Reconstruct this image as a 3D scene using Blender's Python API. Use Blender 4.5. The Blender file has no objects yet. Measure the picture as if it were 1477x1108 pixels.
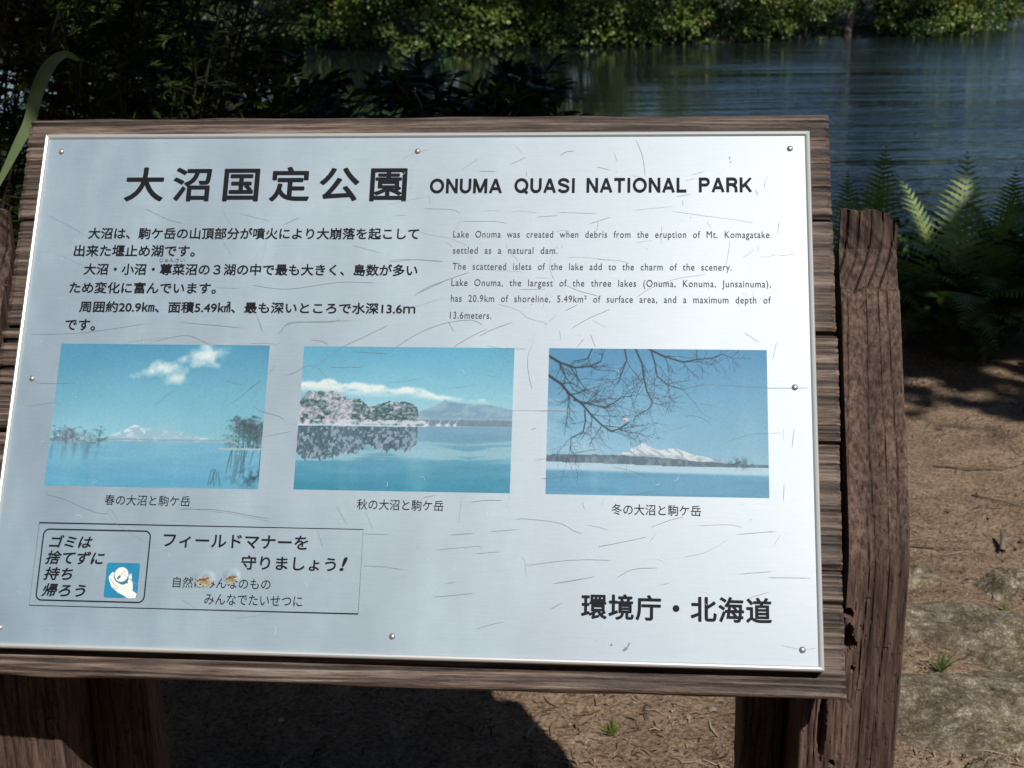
import bpy, math, random
import numpy as np
from mathutils import Matrix, Vector, Euler

SC = bpy.context.scene
COL = SC.collection
RAD = math.radians

# ------------------------------------------------------------------ camera
cam_d = bpy.data.cameras.new("camera")
cam = bpy.data.objects.new("camera", cam_d)
COL.objects.link(cam)
cam_d.sensor_width = 36.0
cam_d.lens = 1880.0 / 1477.0 * 36.0
cam_d.clip_start = 0.02
cam_d.clip_end = 3000.0
PITCH, ROLL = RAD(17.0), RAD(-0.8337)
right = Vector((0.9999, -0.0043, -0.0139))
down = Vector((-0.0145, -0.2923, -0.9562))
fwd = Vector((0.0, 0.9563, -0.2924)).normalized()
right = (right - fwd * right.dot(fwd)).normalized()
up = right.cross(fwd)
mw = Matrix((right, up, -fwd)).transposed().to_4x4()
mw.translation = Vector((0, 0, 1.5))
cam.matrix_world = mw
cam_d.dof.use_dof = True
cam_d.dof.focus_distance = 1.5
cam_d.dof.aperture_fstop = 16.0
SC.camera = cam

# ------------------------------------------------------------------ light
SUN = Vector((0.252, -0.630, 0.735)).normalized()     # towards the sun
sun_d = bpy.data.lights.new("sun", 'SUN')
sun_d.energy = 4.2
sun_d.angle = RAD(0.5)
sun_d.color = (1.0, 0.965, 0.91)
sun = bpy.data.objects.new("sun", sun_d)
COL.objects.link(sun)
sun.rotation_euler = SUN.to_track_quat('Z', 'Y').to_euler()
sun.location = (3, -8, 12)
world = bpy.data.worlds.new("World")
SC.world = world
world.use_nodes = True
wn = world.node_tree
sky = wn.nodes.new("ShaderNodeTexSky")
sky.sky_type = 'NISHITA'
sky.sun_disc = False
sky.ozone_density = 6.0
sky.sun_elevation = math.asin(SUN.z)
sky.sun_rotation = math.atan2(SUN.x, SUN.y)
bg = wn.nodes["Background"]
bg.inputs[1].default_value = 0.115
wn.links.new(sky.outputs[0], bg.inputs[0])
SC.view_settings.view_transform = 'Standard'
SC.view_settings.look = 'None'
SC.view_settings.exposure = 0.0
SC.view_settings.gamma = 1.0
SC.cycles.max_bounces = 6

# ------------------------------------------------------------------ helpers
def obj(name, mesh, parent=None, loc=None, rot=None):
    o = bpy.data.objects.new(name, mesh)
    COL.objects.link(o)
    if parent is not None:
        o.parent = parent
    if loc is not None:
        o.location = loc
    if rot is not None:
        o.rotation_euler = rot
    return o

def tag(o, label=None, cat=None, group=None, kind=None):
    if label: o["label"] = label
    if cat: o["category"] = cat
    if group: o["group"] = group
    if kind: o["kind"] = kind
    return o

def mesh(name, verts, faces, mat, smooth=False, col=None):
    """faces: (n,k) array or list of lists; col: per-vertex linear rgb -> 'tint'"""
    me = bpy.data.meshes.new(name)
    v = np.asarray(verts, dtype=np.float32)
    if isinstance(faces, np.ndarray) and faces.ndim == 2:
        n, k = faces.shape
        me.vertices.add(len(v)); me.vertices.foreach_set("co", v.ravel())
        me.loops.add(n * k); me.loops.foreach_set("vertex_index", faces.astype(np.int32).ravel())
        me.polygons.add(n)
        me.polygons.foreach_set("loop_start", np.arange(0, n * k, k, dtype=np.int32))
        me.polygons.foreach_set("loop_total", np.full(n, k, dtype=np.int32))
        me.update(calc_edges=True)
    else:
        me.from_pydata([tuple(map(float, p)) for p in v], [], [list(map(int, f)) for f in faces])
    me.validate()
    if mat is not None:
        me.materials.append(mat)
    if smooth:
        me.polygons.foreach_set("use_smooth", np.ones(len(me.polygons), dtype=bool))
    if col is not None:
        a = me.color_attributes.new("tint", 'FLOAT_COLOR', 'POINT')
        c = np.ones((len(v), 4), dtype=np.float32)
        c[:, :3] = col if np.ndim(col) == 2 else np.asarray(col)[:, None]
        a.data.foreach_set("color", c.ravel())
    me.update()
    return me

def lin(r, g, b):
    return tuple((c / 255 / 12.92) if c / 255 <= 0.04045 else ((c / 255 + 0.055) / 1.055) ** 2.4 for c in (r, g, b))

def hash2(ix, iy, seed):
    h = (ix.astype(np.int64) * 374761393 + iy.astype(np.int64) * 668265263 + seed * 1442695041) & 0x7fffffff
    h = ((h ^ (h >> 13)) * 1274126177) & 0x7fffffff
    h = (h ^ (h >> 16)) & 0xffffff
    return h / float(0xffffff)

def vn(x, y, seed=0):
    x = np.asarray(x, dtype=np.float64); y = np.asarray(y, dtype=np.float64)
    x, y = np.broadcast_arrays(x, y)
    ix, iy = np.floor(x), np.floor(y)
    fx, fy = x - ix, y - iy
    fx = fx * fx * (3 - 2 * fx); fy = fy * fy * (3 - 2 * fy)
    a = hash2(ix, iy, seed); b = hash2(ix + 1, iy, seed)
    c = hash2(ix, iy + 1, seed); d = hash2(ix + 1, iy + 1, seed)
    return (a * (1 - fx) + b * fx) * (1 - fy) + (c * (1 - fx) + d * fx) * fy

def fbm(x, y, seed=0, oct=4):
    t = 0; amp = 0.5; s = 0
    for k in range(oct):
        t = t + amp * vn(np.asarray(x) * 2 ** k, np.asarray(y) * 2 ** k, seed + 17 * k); s += amp; amp *= 0.5
    return t / s

def grid_faces(nx, ny):
    i = np.arange(nx - 1)[None, :] + np.arange(ny - 1)[:, None] * nx
    return np.stack([i, i + 1, i + 1 + nx, i + nx], -1).reshape(-1, 4)

def tube(pts, radii, n=7):
    """tapered tube along a polyline -> verts, quads (open bottom, closed tip)"""
    pts = [Vector(p) for p in pts]
    V = []; F = []
    ref = Vector((0.31, 0.17, 0.93))
    for i, p in enumerate(pts):
        t = (pts[min(i + 1, len(pts) - 1)] - pts[max(i - 1, 0)]).normalized()
        a = t.cross(ref)
        if a.length < 0.1: a = t.cross(Vector((1, 0, 0)))
        a.normalize(); b = t.cross(a)
        for k in range(n):
            th = 2 * math.pi * k / n
            V.append(p + (a * math.cos(th) + b * math.sin(th)) * radii[i])
    for i in range(len(pts) - 1):
        for k in range(n):
            k2 = (k + 1) % n
            F.append([i * n + k, i * n + k2, (i + 1) * n + k2, (i + 1) * n + k])
    m = len(V); V.append(pts[-1] + (pts[-1] - pts[-2]).normalized() * radii[-1] * 0.6)
    o = (len(pts) - 1) * n
    for k in range(n):
        F.append([o + k, o + (k + 1) % n, m, m])
    return V, F

class MB:
    def __init__(s): s.v = []; s.f = []
    def add(s, V, F):
        o = len(s.v); s.v += [tuple(p) for p in V]
        for f in F:
            g = []
            for i in f:
                if i + o not in g: g.append(i + o)
            s.f.append(g)
        return s
    def tube(s, pts, radii, n=7):
        if not hasattr(radii, '__len__'): radii = [radii] * len(pts)
        return s.add(*tube(pts, radii, n))
    def build(s, name, mat, parent=None, smooth=True, loc=None, rot=None):
        return obj(name, mesh(name, s.v, s.f, mat, smooth), parent, loc, rot)

# ------------------------------------------------------------------ materials
def new_mat(name):
    m = bpy.data.materials.new(name); m.use_nodes = True
    nt = m.node_tree
    return m, nt, nt.nodes["Principled BSDF"]

def N(nt, typ, **kw):
    n = nt.nodes.new(typ)
    for k, v in kw.items():
        if k in ('inp',):
            for i, val in v.items(): n.inputs[i].default_value = val
        else:
            setattr(n, k, v)
    return n

def ramp(nt, stops):
    r = nt.nodes.new("ShaderNodeValToRGB")
    e = r.color_ramp.elements
    while len(e) < len(stops): e.new(0.5)
    for el, (p, c) in zip(e, stops):
        el.position = p; el.color = (*c, 1) if len(c) == 3 else c
    return r

def coords(nt, scale=(1, 1, 1), kind="Object"):
    tc = nt.nodes.new("ShaderNodeTexCoord"); mp = nt.nodes.new("ShaderNodeMapping")
    mp.inputs["Scale"].default_value = scale
    nt.links.new(tc.outputs[kind], mp.inputs[0])
    return mp.outputs[0]

def noise(nt, vec, scale, detail=4, rough=0.55):
    n = nt.nodes.new("ShaderNodeTexNoise")
    n.inputs["Scale"].default_value = scale; n.inputs["Detail"].default_value = detail
    n.inputs["Roughness"].default_value = rough
    nt.links.new(vec, n.inputs["Vector"])
    return n.outputs["Fac"]

def mixc(nt, fac, a, b, blend='MIX'):
    m = nt.nodes.new("ShaderNodeMix"); m.data_type = 'RGBA'; m.blend_type = blend
    for sock, v in ((m.inputs[0], fac), (m.inputs[6], a), (m.inputs[7], b)):
        if hasattr(v, 'is_linked') or hasattr(v, 'links'): nt.links.new(v, sock)
        elif isinstance(v, (int, float)): sock.default_value = v
        else: sock.default_value = (*v, 1)
    return m.outputs[2]

def bump(nt, bsdf, h, strength, dist):
    b = nt.nodes.new("ShaderNodeBump")
    b.inputs["Strength"].default_value = strength; b.inputs["Distance"].default_value = dist
    nt.links.new(h, b.inputs["Height"]); nt.links.new(b.outputs[0], bsdf.inputs["Normal"])
    return b

def wood_mat(name, scale, light, mid, dark, rough=0.75):
    m, nt, p = new_mat(name)
    v = coords(nt, scale)
    fine = noise(nt, v, 230, 5, 0.7)
    v2 = coords(nt, tuple(s * 0.25 for s in scale))
    broad = noise(nt, v2, 60, 3)
    at = N(nt, "ShaderNodeAttribute", attribute_name="tint")
    c1 = ramp(nt, [(0.38, dark), (0.51, mid), (0.64, light)])
    nt.links.new(fine, c1.inputs[0])
    c2 = ramp(nt, [(0.3, (0.62, 0.58, 0.55)), (0.7, (1.12, 1.1, 1.08))])
    nt.links.new(broad, c2.inputs[0])
    c = mixc(nt, 1.0, c1.outputs[0], c2.outputs[0], 'MULTIPLY')
    c = mixc(nt, 1.0, c, at.outputs["Color"], 'MULTIPLY')
    nt.links.new(c, p.inputs["Base Color"])
    p.inputs["Roughness"].default_value = rough
    p.inputs["Specular IOR Level"].default_value = 0.35
    pores = noise(nt, coords(nt, tuple(max(s, 0.35) for s in scale)), 260, 3, 0.7)
    ad = N(nt, "ShaderNodeMath", operation='ADD')
    nt.links.new(fine, ad.inputs[0]); nt.links.new(pores, ad.inputs[1])
    bump(nt, p, ad.outputs[0], 0.7, 0.0016)
    return m

M = {}
M['plank'] = wood_mat("plank_wood", (0.045, 1, 1), (0.235, 0.195, 0.165), (0.135, 0.10, 0.083), (0.05, 0.034, 0.028), 0.6)
M['post'] = wood_mat("post_wood", (1, 1, 0.07), (0.178, 0.122, 0.095), (0.113, 0.072, 0.056), (0.046, 0.027, 0.020), 0.8)

def plain(name, c, rough=0.5, metal=0.0, spec=0.5):
    m, nt, p = new_mat(name)
    p.inputs["Base Color"].default_value = (*c, 1); p.inputs["Roughness"].default_value = rough
    p.inputs["Metallic"].default_value = metal; p.inputs["Specular IOR Level"].default_value = spec
    return m, nt, p

# satin aluminium sheet with a faint horizontal brushing and washed-out stains
m, nt, p = plain("sheet_metal", (0.5, 0.53, 0.55), 0.5, 0.0)
p.inputs["IOR"].default_value = 2.5
v = coords(nt, (0.06, 1, 1)); br = noise(nt, v, 420, 4, 0.7)
st = noise(nt, coords(nt, (1.4, 0.6, 1)), 7, 5, 0.65)
sp = noise(nt, coords(nt), 900, 2, 0.6)
c1 = ramp(nt, [(0.3, (0.190, 0.280, 0.352)), (0.7, (0.220, 0.315, 0.385))]); nt.links.new(br, c1.inputs[0])
c2 = ramp(nt, [(0.36, (0.86, 0.87, 0.885)), (0.54, (1.0, 1.0, 1.0)), (0.68, (1.2, 1.17, 1.13))]); nt.links.new(st, c2.inputs[0])
c3 = ramp(nt, [(0.35, (0.93, 0.93, 0.94)), (0.65, (1.07, 1.07, 1.06))]); nt.links.new(sp, c3.inputs[0])
c = mixc(nt, 1.0, c1.outputs[0], c2.outputs[0], 'MULTIPLY')
c = mixc(nt, 1.0, c, c3.outputs[0], 'MULTIPLY')
nt.links.new(c, p.inputs["Base Color"])
rr = ramp(nt, [(0.3, (0.475,) * 3), (0.7, (0.535,) * 3)]); nt.links.new(st, rr.inputs[0]); nt.links.new(rr.outputs[0], p.inputs["Roughness"])
M['sheet'] = m
M['sheet_p'] = p

M['trim'] = plain("trim_metal", (0.78, 0.78, 0.76), 0.38, 0.55)[0]
M['rivet'] = plain("rivet_metal", (0.5, 0.49, 0.47), 0.38, 0.7)[0]
M['ink'] = plain("printing_ink", (0.010, 0.012, 0.016), 0.6, 0, 0.12)[0]
M['ink_grey'] = plain("grey_printing_ink", (0.06, 0.07, 0.085), 0.6, 0, 0.12)[0]
M['scratch'] = plain("scratched_film", (0.21, 0.215, 0.215), 0.7)[0]
M['scratch_faint'] = plain("faintly_scratched_film", (0.235, 0.27, 0.29), 0.62)[0]
M['scratch_pale'] = plain("pale_scratches", (0.8, 0.82, 0.82), 0.5)[0]

def attr_mat(name, rough=0.45, spec=0.5, noise_amt=0.0, metal=0.0):
    m, nt, p = new_mat(name)
    at = N(nt, "ShaderNodeAttribute", attribute_name="tint")
    nt.links.new(at.outputs["Color"], p.inputs["Base Color"])
    p.inputs["Roughness"].default_value = rough; p.inputs["Specular IOR Level"].default_value = spec
    p.inputs["Metallic"].default_value = metal
    return m
M['print'] = attr_mat("photo_print", 0.5, 0.25)

def leaf_mat(name, c, var=0.35, rough=0.45, trans=0.25, spec=0.4):
    m, nt, p = new_mat(name)
    at = N(nt, "ShaderNodeAttribute", attribute_name="tint")
    col = mixc(nt, 1.0, c, at.outputs["Color"], 'MULTIPLY')
    nt.links.new(col, p.inputs["Base Color"])
    p.inputs["Roughness"].default_value = rough; p.inputs["Specular IOR Level"].default_value = spec
    if trans > 0:
        tr = nt.nodes.new("ShaderNodeBsdfTranslucent")
        tc = mixc(nt, 1.0, col, (1.5, 1.7, 0.6), 'MULTIPLY')
        nt.links.new(tc, tr.inputs[0])
        mx = nt.nodes.new("ShaderNodeMixShader"); mx.inputs[0].default_value = trans
        out = nt.nodes["Material Output"]
        nt.links.new(p.outputs[0], mx.inputs[1]); nt.links.new(tr.outputs[0], mx.inputs[2])
        nt.links.new(mx.outputs[0], out.inputs[0])
    return m
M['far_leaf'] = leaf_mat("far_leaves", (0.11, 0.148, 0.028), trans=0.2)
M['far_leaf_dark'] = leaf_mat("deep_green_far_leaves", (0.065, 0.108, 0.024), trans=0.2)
M['sunlit_fern'] = leaf_mat("sunlit_fern_green", (0.29, 0.38, 0.15), trans=0.3)  # lighter copy of the fern green, sunlight put into the colour
M['willow_leaf'] = leaf_mat("pale_far_leaves", (0.12, 0.135, 0.06), trans=0.2)
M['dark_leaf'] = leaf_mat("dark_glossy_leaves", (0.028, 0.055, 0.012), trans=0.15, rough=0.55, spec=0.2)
M['yew_leaf'] = leaf_mat("needle_sprays", (0.05, 0.08, 0.016), trans=0.12, rough=0.6, spec=0.2)
M['fern_leaf'] = leaf_mat("fern_green", (0.12, 0.20, 0.065), trans=0.3)
M['round_leaf'] = leaf_mat("round_leaf_green", (0.075, 0.12, 0.028), trans=0.25)
M['grass'] = leaf_mat("grass_green", (0.10, 0.15, 0.05), trans=0.25)
M['blade'] = leaf_mat("broad_grass_blade", (0.135, 0.175, 0.07), trans=0.06)
def bark_mat(name, a, b):
    m, nt, p = new_mat(name)
    f = noise(nt, coords(nt, (1, 1, 0.2)), 18, 5, 0.65)
    r = ramp(nt, [(0.3, a), (0.7, b)]); nt.links.new(f, r.inputs[0]); nt.links.new(r.outputs[0], p.inputs["Base Color"])
    p.inputs["Roughness"].default_value = 0.85
    bump(nt, p, f, 0.6, 0.01)
    return m
M['bark'] = bark_mat("dark_bark", (0.035, 0.026, 0.02), (0.11, 0.085, 0.065))
M['stem'] = bark_mat("shrub_stems", (0.014, 0.011, 0.008), (0.04, 0.032, 0.024))
M['pale_bark'] = bark_mat("pale_bark", (0.10, 0.085, 0.07), (0.26, 0.22, 0.18))
M['twig'] = bark_mat("dry_twig", (0.05, 0.036, 0.026), (0.17, 0.125, 0.085))
M['straw'] = attr_mat("dry_litter", 0.8, 0.2)

# bare trodden earth
m, nt, p = new_mat("bare_earth")
v = coords(nt)
a1 = noise(nt, v, 1.6, 6, 0.62); a2 = noise(nt, v, 14, 5, 0.7); a3 = noise(nt, v, 95, 4, 0.7)
r1 = ramp(nt, [(0.3, (0.175, 0.125, 0.087)), (0.5, (0.262, 0.192, 0.138)), (0.72, (0.34, 0.26, 0.19))]); nt.links.new(a2, r1.inputs[0])
r2 = ramp(nt, [(0.35, (0.72, 0.68, 0.64)), (0.65, (1.12, 1.1, 1.06))]); nt.links.new(a1, r2.inputs[0])
r3 = ramp(nt, [(0.36, (0.45, 0.42, 0.4)), (0.5, (1.0, 1.0, 1.0)), (0.66, (1.5, 1.44, 1.32))]); nt.links.new(a3, r3.inputs[0])
c = mixc(nt, 1.0, r1.outputs[0], r2.outputs[0], 'MULTIPLY'); c = mixc(nt, 1.0, c, r3.outputs[0], 'MULTIPLY')
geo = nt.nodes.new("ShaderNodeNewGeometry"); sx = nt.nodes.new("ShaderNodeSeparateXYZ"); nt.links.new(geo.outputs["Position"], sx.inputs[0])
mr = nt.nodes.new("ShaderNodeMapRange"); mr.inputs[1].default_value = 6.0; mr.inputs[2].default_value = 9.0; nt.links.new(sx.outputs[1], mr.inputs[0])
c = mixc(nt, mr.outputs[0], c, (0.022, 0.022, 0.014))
nt.links.new(c, p.inputs["Base Color"]); p.inputs["Roughness"].default_value = 0.95; p.inputs["Specular IOR Level"].default_value = 0.15
ad = N(nt, "ShaderNodeMath", operation='MULTIPLY_ADD', inp={1: 0.35}); nt.links.new(a3, ad.inputs[0]); nt.links.new(a2, ad.inputs[2])
bump(nt, p, ad.outputs[0], 0.9, 0.02)
M['earth'] = m

# lichen and moss covered stone
m, nt, p = new_mat("mossy_stone")
v = coords(nt)
a1 = noise(nt, v, 9, 6, 0.68); a2 = noise(nt, v, 38, 6, 0.7); a3 = noise(nt, v, 5.5, 4, 0.6); a4 = noise(nt, v, 190, 3, 0.6)
r1 = ramp(nt, [(0.32, (0.10, 0.08, 0.058)), (0.5, (0.20, 0.172, 0.132)), (0.70, (0.36, 0.33, 0.275))]); nt.links.new(a2, r1.inputs[0])
r2 = ramp(nt, [(0.38, (0.6, 0.56, 0.5)), (0.62, (1.15, 1.12, 1.08))]); nt.links.new(a1, r2.inputs[0])
c = mixc(nt, 1.0, r1.outputs[0], r2.outputs[0], 'MULTIPLY')
mf = ramp(nt, [(0.54, (0, 0, 0)), (0.70, (0.6, 0.6, 0.6))]); nt.links.new(a3, mf.inputs[0])
c = mixc(nt, mf.outputs[0], c, (0.085, 0.072, 0.018))
r4 = ramp(nt, [(0.36, (0.62, 0.6, 0.58)), (0.54, (1.0, 1.0, 1.0)), (0.66, (1.7, 1.68, 1.6))]); nt.links.new(a4, r4.inputs[0])
c = mixc(nt, 1.0, c, r4.outputs[0], 'MULTIPLY')
nt.links.new(c, p.inputs["Base Color"]); p.inputs["Roughness"].default_value = 0.92; p.inputs["Specular IOR Level"].default_value = 0.2
ad = N(nt, "ShaderNodeMath", operation='MULTIPLY_ADD', inp={1: 0.3}); nt.links.new(a4, ad.inputs[0]); nt.links.new(a2, ad.inputs[2])
bump(nt, p, ad.outputs[0], 0.55, 0.012)
M['stone'] = m

# lake water
m, nt, p = new_mat("lake_water")
p.inputs["Base Color"].default_value = (0.007, 0.013, 0.012, 1)
p.inputs["Roughness"].default_value = 0.04; p.inputs["IOR"].default_value = 1.333
w0 = noise(nt, coords(nt, (0.07, 1.0, 1)), 0.55, 2, 0.5)
w1 = noise(nt, coords(nt, (0.22, 1.0, 1)), 1.7, 3, 0.55)
w2 = noise(nt, coords(nt, (0.45, 1.0, 1)), 7.0, 3, 0.6)
w3 = noise(nt, coords(nt, (0.25, 1.0, 1)), 0.12, 3, 0.5)
ad0 = N(nt, "ShaderNodeMath", operation='MULTIPLY_ADD', inp={1: 0.6}); nt.links.new(w1, ad0.inputs[0]); nt.links.new(w0, ad0.inputs[2])
ad = N(nt, "ShaderNodeMath", operation='MULTIPLY_ADD', inp={1: 0.16}); nt.links.new(w2, ad.inputs[0]); nt.links.new(ad0.outputs[0], ad.inputs[2])
gust = ramp(nt, [(0.38, (0.35,) * 3), (0.60, (1,) * 3)]); nt.links.new(w3, gust.inputs[0])
tcw = nt.nodes.new("ShaderNodeTexCoord"); sw = nt.nodes.new("ShaderNodeSeparateXYZ"); nt.links.new(tcw.outputs["Object"], sw.inputs[0])
# the bay on the left lies calm behind its trees, the wind ripples the open water on the right
dv = N(nt, "ShaderNodeMath", operation='DIVIDE'); nt.links.new(sw.outputs[0], dv.inputs[0]); nt.links.new(sw.outputs[1], dv.inputs[1])
mw_ = nt.nodes.new("ShaderNodeMapRange"); mw_.interpolation_type = 'SMOOTHSTEP'; mw_.inputs[1].default_value = 0.05; mw_.inputs[2].default_value = 0.28; mw_.inputs[3].default_value = 0.03; mw_.inputs[4].default_value = 1.0
nt.links.new(dv.outputs[0], mw_.inputs[0])
mg = N(nt, "ShaderNodeMath", operation='MULTIPLY'); nt.links.new(gust.outputs[0], mg.inputs[0]); nt.links.new(mw_.outputs[0], mg.inputs[1])
mu = N(nt, "ShaderNodeMath", operation='MULTIPLY'); nt.links.new(ad.outputs[0], mu.inputs[0]); nt.links.new(mg.outputs[0], mu.inputs[1])
M['water_bump'] = bump(nt, p, mu.outputs[0], 1.0, 0.34)
M['water'] = m

# ------------------------------------------------------------------ the setting
rng = np.random.default_rng(11)
def shore_far(x):
    x = np.asarray(x, dtype=float)
    y = 51.5 + 1.2 * np.sin(x * 0.35) + 0.7 * np.sin(x * 0.9 + 1)
    y = y + 6.0 / (1 + np.exp(-(x - 9.5) * 1.6)) + 5.0 / (1 + np.exp((x + 6) * 1.0))
    y = y + 30.0 / (1 + np.exp(-(x - 22.2) * 2.5))
    return y
def ground_z(x, y):
    x = np.asarray(x, dtype=float); y = np.asarray(y, dtype=float)
    near = 6.2 + 0.35 * np.sin(x * 0.8) + 0.2 * np.sin(x * 2.1 + 1)
    t = np.clip((y - near) / 2.6, 0, 1)
    z = -1.9 * (t * t * (3 - 2 * t))
    fd = y - shore_far(x)
    bank = np.interp(fd, [-1.2, 0.0, 0.5, 8, 90, 400], [0, 1.10, 1.5, 2.4, 7, 22])
    z = z + bank
    rough = np.where(y < near + 0.4, 1.0, 0.4)
    z = z + rough * ((fbm(x * 1.3, y * 1.3, 3, 3) - 0.5) * 0.07 + (fbm(x * 9, y * 9, 5, 3) - 0.5) * 0.022)
    return z
def axis(lo, hi, n0, n1, step, far):
    a = np.arange(lo, hi, step)
    l = lo - np.geomspace(step, far, n0)[::-1]
    r = hi - step + np.geomspace(step, far, n1)
    return np.concatenate([l, a, r])
gx = axis(-1.4, 3.0, 46, 46, 0.035, 420.0)
gy = np.concatenate([axis(1.4, 6.6, 26, 2, 0.035, 150.0)[:-2], np.linspace(6.6, 46, 60), np.linspace(46.3, 66, 66), np.geomspace(67, 520, 24)])
GX, GY = np.meshgrid(gx, gy)
GZ = ground_z(GX, GY)
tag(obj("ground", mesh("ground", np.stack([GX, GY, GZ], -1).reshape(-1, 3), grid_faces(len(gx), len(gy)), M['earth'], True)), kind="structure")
tag(obj("lake_water", mesh("lake_water", [(-330, 6.0, -0.8), (330, 6.0, -0.8), (330, 130, -0.8), (-330, 130, -0.8)], np.array([[0, 1, 2, 3]]), M['water'])), kind="structure")
# ------------------------------------------------------------------ the information sign
# frame of the sign: u along the board, d horizontally away from the viewer, z up
BASE_UD = (0.475, -0.15)
YAW = math.atan2(-0.088, 0.9961)
SO = Vector((-0.5608, 1.6027, 0.0))
AX = Vector((0.9961, -0.088, 0)); AY = Vector((0.088, 0.9961, 0))
root = bpy.data.objects.new("information_sign", None)
COL.objects.link(root)
root.empty_display_size = 0.2
root.location = SO + AX * BASE_UD[0] + AY * BASE_UD[1]
root.rotation_euler = (0, 0, YAW)
tag(root, "wooden lakeside notice board with a white metal sheet titled in Japanese and English", "notice board")
TH = math.atan2(0.8513, 0.5246)
PL_LOC = (-BASE_UD[0], -BASE_UD[1], 1.3342)
PL_ROT = (TH, 0, 0)
def pl(Y, Z=0.0):
    """board-plane (Y up the slope, Z out of it) -> (d, z)"""
    return 0.5246 * Y - 0.8513 * Z, 1.3342 + 0.8513 * Y + 0.5246 * Z

# --- planks: real ridged grain
PANEL_W, PANEL_H = 0.912, 0.610
def plank(y0, y1, x0, x1, seed, zoff=0.0):
    nx, ny = 170, max(24, int((y1 - y0) / 0.00095))
    X, Y = np.meshgrid(np.linspace(x0, x1, nx), np.linspace(y0, y1, ny))
    wob = (vn(X * 3.2, Y * 8, seed) - 0.5) * 0.010 + (vn(X * 11, Y * 20, seed + 1) - 0.5) * 0.002
    g = vn(X * 0.8, (Y + wob) * 210, seed + 2)
    g2 = vn(X * 2.2, (Y + wob) * 430, seed + 3)
    g3 = vn(X * 0.7, (Y + wob) * 60, seed + 6)
    rid = 0.45 * g + 0.35 * g2 + 0.20 * g3
    cr = vn(X * 0.9, (Y + wob) * 95, seed + 4)
    crack = np.clip((cr - 0.83) / 0.12, 0, 1) * np.clip(vn(X * 3, Y * 10, seed + 9) * 2.2 - 0.55, 0, 1)
    endw = np.clip(1 - np.minimum(X - x0, x1 - X) / 0.10, 0, 1)
    amp = 0.0014 + 0.0012 * endw
    dz = (rid - 0.5) * amp * 2 - crack * (0.002 + 0.004 * endw)
    ed = np.minimum(Y - y0, y1 - Y)
    dz = dz - 0.0035 * np.clip(1 - ed / 0.0045, 0, 1) ** 2
    edx = np.minimum(X - x0, x1 - X)
    dz = dz - 0.002 * np.clip(1 - edx / 0.003, 0, 1) ** 2
    XX = X + np.where((X - x0) < 1e-6, 1, np.where((x1 - X) < 1e-6, -1, 0)) * ((rid - 0.35) * 0.0018 * -1 + 0.0008)
    YY = Y + np.where(ed < 1e-6, 1, 0) * (vn(X * 14, Y * 0 + seed, seed + 5) - 0.5) * 0.003
    front = np.stack([XX, YY, -0.016 + zoff + dz], -1).reshape(-1, 3)
    gr_ = np.clip((rid - 0.33) / 0.26, 0, 1)
    tint = (0.36 + 0.92 * gr_ * (0.75 + 0.25 * g2) - 0.3 * crack) * (0.9 + 0.25 * vn(X * 2, Y * 5, seed + 8))
    fa = grid_faces(nx, ny)
    # ring -> back
    ring = np.concatenate([np.arange(nx), np.arange(1, ny) * nx + nx - 1, (ny - 1) * nx + np.arange(nx - 2, -1, -1), np.arange(ny - 2, 0, -1) * nx])
    back = front[ring].copy(); back[:, 2] = -0.056 + zoff
    V = np.concatenate([front, back]); o = len(front); n = len(ring)
    k = np.arange(n); k2 = (k + 1) % n
    side = np.stack([ring[k], o + k, o + k2, ring[k2]], -1)
    F = [list(f) for f in fa] + [list(f) for f in side] + [list(range(o + n - 1, o - 1, -1))]
    t = np.concatenate([tint.ravel(), tint.ravel()[ring] * 0.9])
    return mesh("plank", V, F, M['plank'], False, t[:, None] * np.array([[1.0, 0.98, 0.95]]) * (0.95 + 0.1 * random.random()))
random.seed(4)
rows = [(0.0295, -0.1005), (-0.1045, -0.2360), (-0.2395, -0.3605), (-0.3645, -0.5010), (-0.5050, -0.6375)]
for i, (a, b) in enumerate(rows):
    obj("plank", plank(b, a, -0.0305 + 0.003 * (i % 2), (0.9375, 0.9385, 0.9400, 0.9378, 0.9368)[i], 31 * i + 5, -0.0006 * (i % 3)), root, PL_LOC, PL_ROT)

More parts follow.
